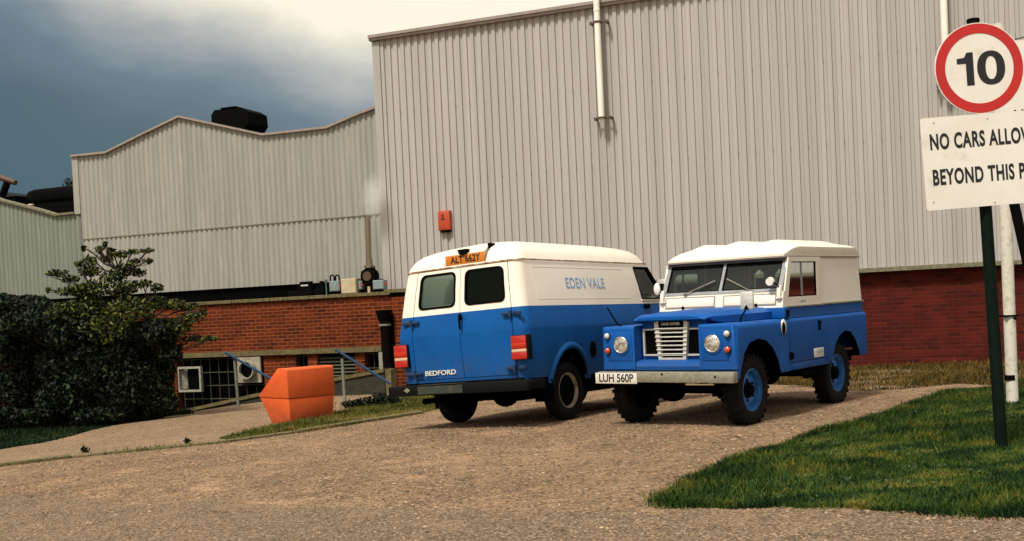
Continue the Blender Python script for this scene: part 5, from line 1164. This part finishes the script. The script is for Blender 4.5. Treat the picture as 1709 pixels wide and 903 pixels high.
for v in mb.bm.verts:
    q = math.hypot(v.co.x, v.co.y); th = math.atan2(v.co.y, v.co.x); a_, b_ = ((.315, .375) if q > .8 else (.125, .255)); c1, s1 = math.cos(th), math.sin(th)
    v.co.x = (.265+a_*math.copysign(abs(c1)**.9, c1))*rad; v.co.y = b_*math.copysign(abs(s1)**.9, s1)*rad
o_ = mb.mesh('numeral', M_ink, 0); o_.transform(F1); link('numeral', o_, rd)
# notice board
c2 = sp(1652, 269, -.07); k2 = SY/FP
F2 = frame(sp(1690, 263, -.07), R(-.2)+R(2.4))
bw2, bh2 = 300*k2, 152*k2
mb = MB(); mb.box((0, 0, -.004), (bw2, bh2, .005)); mb.bevel(lambda a, b: abs(a.z-b.z) > .003, .02, 3); o_ = mb.mesh('notice_board', M_signw); o_.transform(F2); nb = link('notice_board', o_, sg)
def ntext(s_, px, py, size, sx_):
    inv_ = F2.inverted() @ sp(px, py, -.07); text(s_, size, 'notice_lettering', M_ink, nb, F2 @ Matrix.Translation((inv_.x, inv_.y, .0)), .0052, .0009, sx_*.96, 'LEFT', 1.10)
ntext('NO CARS ALLOWED', 1549, 240, 35*k2, .60)
ntext('BEYOND THIS POINT', 1554, 299, 35*k2, .60)
mb = MB()
for (px, py) in ((1634, 176), (1634, 60)): mb.box(sp(px, py, -.035), (.13, .03, .03))
for (px, py) in ((1640, 210), (1650, 330)): mb.box(sp(px, py, -.035), (.13, .03, .03))
mb.build('sign_clip', M_black, sg, smooth=0)
mb = MB()
for (px, py) in ((1556, 206), (1556, 338), (1647, 198), (1660, 338)): c_ = F2.inverted() @ sp(px, py, -.07); q0 = F2 @ Vector((c_.x, c_.y, -.001)); q1 = F2 @ Vector((c_.x, c_.y, .003)); mb.cyl(q0, q1, .005, .005, 10)
mb.build('sign_rivet', M_galv, sg)
# white post with a second board behind
pw = gp(1690, 672); WYd = pw.y
sg2 = thing('white_sign_post', 'chipped white post carrying a second white board behind the round speed sign', 'road sign', Matrix.Translation(pw))
def sp2(px, py, dy=0.): return at_depth(px, py, WYd+dy)-pw
tw_ = sp2(1667, 40); rr = 9.5*WYd/FP
mb = MB(); mb.cyl((0, 0, -.1), tw_, rr, rr*1.02, 20); mb.build('post', M_whitepost, sg2)
mb = MB(); a_ = sp2(1687, 630); mb.cyl(a_-Vector((0, 0, .03)), a_+Vector((0, 0, .03)), rr+.002, rr+.002, 18); 
b1 = sp2(1684, 527); mb.box(b1+Vector((0, 0, 0)), (.15, .15, .02)); mb.cyl(b1+Vector((.03, -.075, -.03)), b1+Vector((.03, -.085, -.03)), .018, .018, 8); mb.build('strap', M_black, sg2)
F3 = frame(sp2(1790, 180, -.09), R(1.2)); k3 = WYd/FP; bw3 = 262*k3; bh3 = 232*k3
mb = MB(); mb.box((0, 0, -.004), (bw3, bh3, .006)); o_ = mb.mesh('second_board', M_signw, 0); o_.transform(F3); b2_ = link('second_board', o_, sg2)
iv = F3.inverted() @ sp2(1691, 196, -.09); text('W', 30*k3, 'board_lettering', M_ink, b2_, F3 @ Matrix.Translation((iv.x, iv.y, 0)), .003, .0009, .9, 'LEFT')
# wire stay
wr = thing('wire_stay', 'thin dark wire leading off from behind the top of the round sign', 'wire', Matrix.Translation(pw))
mb = MB(); mb.tube([sp2(1694, 66, .05), sp2(1709, 62, .05), sp2(1760, 52, .05)], .007, 6); mb.build('wire', M_brown, wr)
# black leaning brace post at the right edge
pk = gp(1790, 700)
bz_ = thing('leaning_pole', 'dark leaning pole at the right edge below the notice board', 'pole', Matrix.Translation(pk))
A_ = at_depth(1706, 400, pk.y)-pk; B2 = at_depth(1693, 342, pk.y)-pk; dd_ = (B2-A_).normalized()
k4 = (A_.z)/dd_.z
mb = MB(); foot = A_-dd_*((A_.z+.1)/dd_.z); mb.cyl(foot, B2+dd_*.5, .045, .045, 14); mb.build('pole_shaft', M_black, bz_)
mb = MB(); q_ = B2+dd_*.5; mb.ball(q_, (.05, .05, .03), 10); mb.build('pole_cap', M_black, bz_)

# ================================================================== TREES
def leaves(cent, rads, counts, size, m, name, parent):
    V = []; 
    for (c_, r_, n) in zip(cent, rads, counts):
        d = rng.normal(0, 1, (n, 3)); d /= np.linalg.norm(d, axis=1)[:, None]; rr_ = rng.random(n)**.45; p = np.array(c_)+d*np.array(r_)*rr_[:, None]
        a = rng.normal(0, 1, (n, 3)); a /= np.linalg.norm(a, axis=1)[:, None]; b = np.cross(a, rng.normal(0, 1, (n, 3))); b /= np.linalg.norm(b, axis=1)[:, None]
        s_ = size*rng.uniform(.6, 1.4, n)[:, None]
        V.append(np.stack([p-a*s_, p+b*s_*.5, p+a*s_, p-b*s_*.5], 1))
    V = np.concatenate(V); q = len(V); me = bpy.data.meshes.new(name); me.from_pydata(V.reshape(-1, 3).tolist(), [], np.arange(q*4).reshape(q, 4).tolist()); me.materials.append(m)
    return link(name, me, parent)
def limb(mb, a, b, r0, r1, segs=4, wob=.08):
    a = Vector(a); b = Vector(b); pts = [a]
    for i in range(1, segs+1):
        p = a.lerp(b, i/segs); L_ = (b-a).length
        if i < segs: p += Vector((random.uniform(-1, 1), random.uniform(-1, 1), random.uniform(-1, 1)))*wob*L_
        pts.append(p)
    for i in range(segs): mb.cyl(pts[i], pts[i+1], r0+(r1-r0)*i/segs, r0+(r1-r0)*(i+1)/segs, 7)
    return pts
def tree(name, label, cat, base, clusters, m, size, stems, dens_):
    "clusters: (world centre, radii)"
    t = thing(name, label, cat, Matrix.Translation(base), None)
    mb = MB(); nodes = []
    for s_ in stems: nodes += limb(mb, (s_[0]*.2, 0, -.1), s_, .06, .03, 5, .04)
    for c_, r_ in clusters:
        c = Vector(c_)-base; nb_ = min(nodes, key=lambda q: (q-c).length + (0.6 if q.z > c.z else 0)); pts = limb(mb, nb_, c, .022, .008, 4, .06)
        for _ in range(5):
            e = c+Vector((random.uniform(-1, 1)*r_[0], random.uniform(-1, 1)*r_[1], random.uniform(-1, 1)*r_[2]))*.9; limb(mb, pts[random.randint(2, 4)], e, .007, .003, 2, .08)
    mb.build('trunk', M_bark, t)
    cs = [tuple(Vector(c_)-base) for c_, r_ in clusters]; rs = [r_ for _, r_ in clusters]
    cn = [max(60, int(dens_*(r_[0]*r_[1]*r_[2])**.62)) for r_ in rs]
    leaves(cs, rs, cn, size, m, 'crown', t); return t
TY = 19.5
def cl(px, py, rx, rz, ry=None, Y=TY, j=.3):
    p = at_depth(px, py, Y+random.uniform(-j, j)); k = Y/FP; return (p, (rx*k, (ry if ry else rx*.8)*k, rz*k))
base = gp(190, 698); base = Vector((at_depth(190, 660, TY).x, TY, G(at_depth(190, 660, TY).x, TY)))
sprays = [(95, 456, 20, 6), (118, 466, 16, 8), (132, 440, 8, 5), (150, 436, 13, 11), (166, 420, 8, 10), (150, 452, 20, 10), (178, 432, 12, 10), (200, 424, 16, 7), (222, 420, 14, 5), (246, 418, 13, 4), (212, 446, 18, 9),
          (190, 462, 24, 12), (232, 455, 14, 8), (238, 474, 18, 7), (262, 480, 12, 8), (210, 478, 24, 10), (160, 476, 26, 10), (128, 482, 24, 8), (110, 487, 18, 7), (81, 484, 5, 6), (185, 418, 7, 6), (140, 414, 4, 5), (175, 408, 4, 7), (200, 486, 30, 8), (150, 490, 30, 7),
          (246, 436, 9, 5), (226, 436, 10, 5)]
mass = [(320, 530, 22, 10), (300, 545, 22, 14), (150, 515, 45, 22), (215, 515, 40, 22), (262, 505, 22, 12), (290, 508, 22, 9), (318, 512, 16, 7), (340, 521, 8, 6), (110, 520, 38, 18), (180, 550, 50, 26), (240, 548, 36, 26), (290, 548, 26, 18), (322, 565, 18, 7), (350, 565, 15, 5), (282, 575, 24, 16)]
tree('hawthorn_tree', 'tall hawthorn with loose yellow-green sprays rising in front of the ribbed wall', 'tree', base, [cl(*s_) for s_ in sprays]+[cl(a, b, c, d, Y=TY-.35) for a, b, c, d in mass], M_leaf, .036, [(-.3, 0, 2.2), (.2, .1, 2.6), (.7, 0, 1.8), (-.7, .1, 1.6)], 6300)
b2 = Vector((at_depth(60, 660, TY+.6).x, TY+.6, 0)); b2.z = G(b2.x, b2.y)
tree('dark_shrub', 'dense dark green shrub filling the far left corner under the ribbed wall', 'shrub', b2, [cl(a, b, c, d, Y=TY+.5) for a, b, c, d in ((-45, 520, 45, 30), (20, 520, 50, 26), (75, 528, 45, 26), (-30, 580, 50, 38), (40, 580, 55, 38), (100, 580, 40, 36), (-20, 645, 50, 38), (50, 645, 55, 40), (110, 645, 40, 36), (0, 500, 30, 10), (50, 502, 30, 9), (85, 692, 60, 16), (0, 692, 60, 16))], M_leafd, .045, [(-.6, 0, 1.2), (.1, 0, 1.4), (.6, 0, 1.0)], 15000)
b3 = Vector((at_depth(210, 665, TY+.3).x, TY+.3, 0)); b3.z = G(b3.x, b3.y)
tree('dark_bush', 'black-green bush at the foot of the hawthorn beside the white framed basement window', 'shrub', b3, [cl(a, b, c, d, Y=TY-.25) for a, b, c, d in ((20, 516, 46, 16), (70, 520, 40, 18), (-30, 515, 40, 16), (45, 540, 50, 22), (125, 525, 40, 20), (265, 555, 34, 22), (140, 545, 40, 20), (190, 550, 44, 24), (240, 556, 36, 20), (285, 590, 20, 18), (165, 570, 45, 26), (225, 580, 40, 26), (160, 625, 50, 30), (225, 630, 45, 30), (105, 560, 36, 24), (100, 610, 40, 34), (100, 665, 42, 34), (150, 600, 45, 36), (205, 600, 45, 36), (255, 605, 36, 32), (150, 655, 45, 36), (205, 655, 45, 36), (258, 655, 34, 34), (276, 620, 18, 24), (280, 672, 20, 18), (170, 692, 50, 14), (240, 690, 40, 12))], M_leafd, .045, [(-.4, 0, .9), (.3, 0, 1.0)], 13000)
# small dark plant and flowers by the second barrier post
b4 = gp(602, 682)
t = thing('weed_clump', 'low dark leafy weeds at the foot of the right barrier post', 'weeds', Matrix.Translation(b4))
leaves([(-.18, .1, .07), (.05, .05, .09), (.3, .1, .13), (.52, .15, .10)], [(.16, .12, .07), (.18, .12, .09), (.18, .14, .12), (.16, .12, .08)], [160, 220, 260, 160], .035, M_leafd, 'foliage', t)
mb = MB(); [mb.cyl((x, .08, -.03), (x+.03, .1, .12), .006, .004, 5) for x in (-.15, 0, .2, .35, .5)]; mb.build('stems', M_bark, t)
for k, (px, py) in enumerate(((560, 673), (569, 676), (556, 680), (558, 687))):
    b5 = gp(px-1, 693); t = thing('yellow_flower', ('topmost yellow dandelion beside the orange bin', 'rightmost yellow dandelion beside the orange bin', 'yellow dandelion nearest the orange bin side', 'lowest yellow dandelion beside the orange bin')[k], 'flower', Matrix.Translation(b5), 'dandelions beside the orange bin')
    q_ = at_depth(px, py, b5.y)-b5; mb = MB(); mb.cyl((0, 0, -.01), q_, .003, .003, 6); mb.build('stem', MATS['green_stake'], t)
    mb = MB(); mb.cyl(q_, q_+Vector((0, -.012, .012)), .010, .020, 12); mb.build('bloom', M_leafy, t)
for k, (px, py, r_) in enumerate(((142, 757, .09), (313, 742, .07))):
    b6 = gp(px, py); t = thing('kerb_tuft', ('larger' if k == 0 else 'smaller')+' dark weed tuft growing out of the low kerb', 'weeds', Matrix.Translation(b6))
    leaves([(0, 0, .05)], [(r_*.7, .04, r_*.6)], [70], .022, M_leafd, 'foliage', t); mb = MB(); mb.cyl((0, 0, -.02), (0, 0, .06), .004, .003, 5); mb.build('stems', M_bark, t)
# tree top beyond the roofs
bt = W2(W(118, 320, 26)[0], 26, 0); bt.z = G(bt.x, bt.y)
ct = [(Vector(W2(W(px, py, 26)[0], 26, W(px, py, 26)[1])), (r_, r_, r_)) for px, py, r_ in ((118, 312, .5), (128, 308, .55), (112, 322, .45), (135, 330, .9), (128, 350, 1.1))]
tree('distant_tree', 'dark tree top showing just above the black roof tank', 'tree', bt, ct, M_leafd, .07, [(0, 0, 4.5)], 900)

# pale steam drifting from the flue of the annexe fan
sm = bpy.data.materials.new('steam'); sm.use_nodes = True; t_ = sm.node_tree; t_.nodes.clear()
pv_ = t_.nodes.new('ShaderNodeVolumePrincipled'); pv_.inputs['Color'].default_value = (1, 1, 1, 1); pv_.inputs['Anisotropy'].default_value = .2
nz = t_.nodes.new('ShaderNodeTexNoise'); nz.inputs['Scale'].default_value = 5.0; nz.inputs['Detail'].default_value = 4
co_ = t_.nodes.new('ShaderNodeTexCoord'); t_.links.new(co_.outputs['Object'], nz.inputs['Vector'])
gr_ = t_.nodes.new('ShaderNodeTexGradient'); gr_.gradient_type = 'SPHERICAL'; mg = t_.nodes.new('ShaderNodeMapping'); t_.links.new(co_.outputs['Object'], mg.inputs[0])
xs0, zs0 = W(623, 330, -.25); mg.vector_type = 'TEXTURE'; mg.inputs['Location'].default_value = (xs0, -.25, zs0); mg.inputs['Scale'].default_value = (.28, .26, .55); t_.links.new(mg.outputs[0], gr_.inputs[0])
m_a = t_.nodes.new('ShaderNodeMath'); m_a.operation = 'MULTIPLY'; t_.links.new(gr_.outputs['Fac'], m_a.inputs[0]); t_.links.new(nz.outputs[0], m_a.inputs[1])
m_b = t_.nodes.new('ShaderNodeMath'); m_b.operation = 'MULTIPLY'; m_b.inputs[1].default_value = 8.0; t_.links.new(m_a.outputs[0], m_b.inputs[0]); t_.links.new(m_b.outputs[0], pv_.inputs['Density'])
om = t_.nodes.new('ShaderNodeOutputMaterial'); t_.links.new(pv_.outputs[0], om.inputs['Volume'])
mb = MB(); mb.ball((xs0, -.25, zs0), (.28, .24, .55), 20); st_o = mb.mesh('steam', sm); so_ = link('steam', st_o); so_.matrix_world = Matrix.Translation(WP) @ Matrix.Rotation(WYAW, 4, 'Z')
tag(so_, 'faint pale steam drifting above the slim steel flue', 'steam', kind='stuff')

# broad leaved weeds and clover in the verge
wv = np.array([p[:2] for p in verge]); lo_, hi_ = wv.min(0), wv.max(0)
wx_ = rng.uniform(lo_[0], hi_[0], 900); wy_ = rng.uniform(lo_[1], hi_[1], 900); kk = inside(wx_, wy_, verge) & (np.sin(wx_*1.7+.6)*np.sin(wy_*1.3) > -.2); wx_, wy_ = wx_[kk], wy_[kk]; wzz = Gn(wx_, wy_)
wo_ = leaves([(a, b, c+.018) for a, b, c in zip(wx_, wy_, wzz)], [(u, u, .020) for u in rng.uniform(.04, .13, len(wx_))], [26]*len(wx_), .014, mat('clover_leaf', (.022, .058, .008), .7, col2=(.05, .075, .010), scale=3), 'verge_weeds', None)
tag(wo_, 'low clover and broad leaved weeds among the verge grass', 'weeds', kind='stuff')
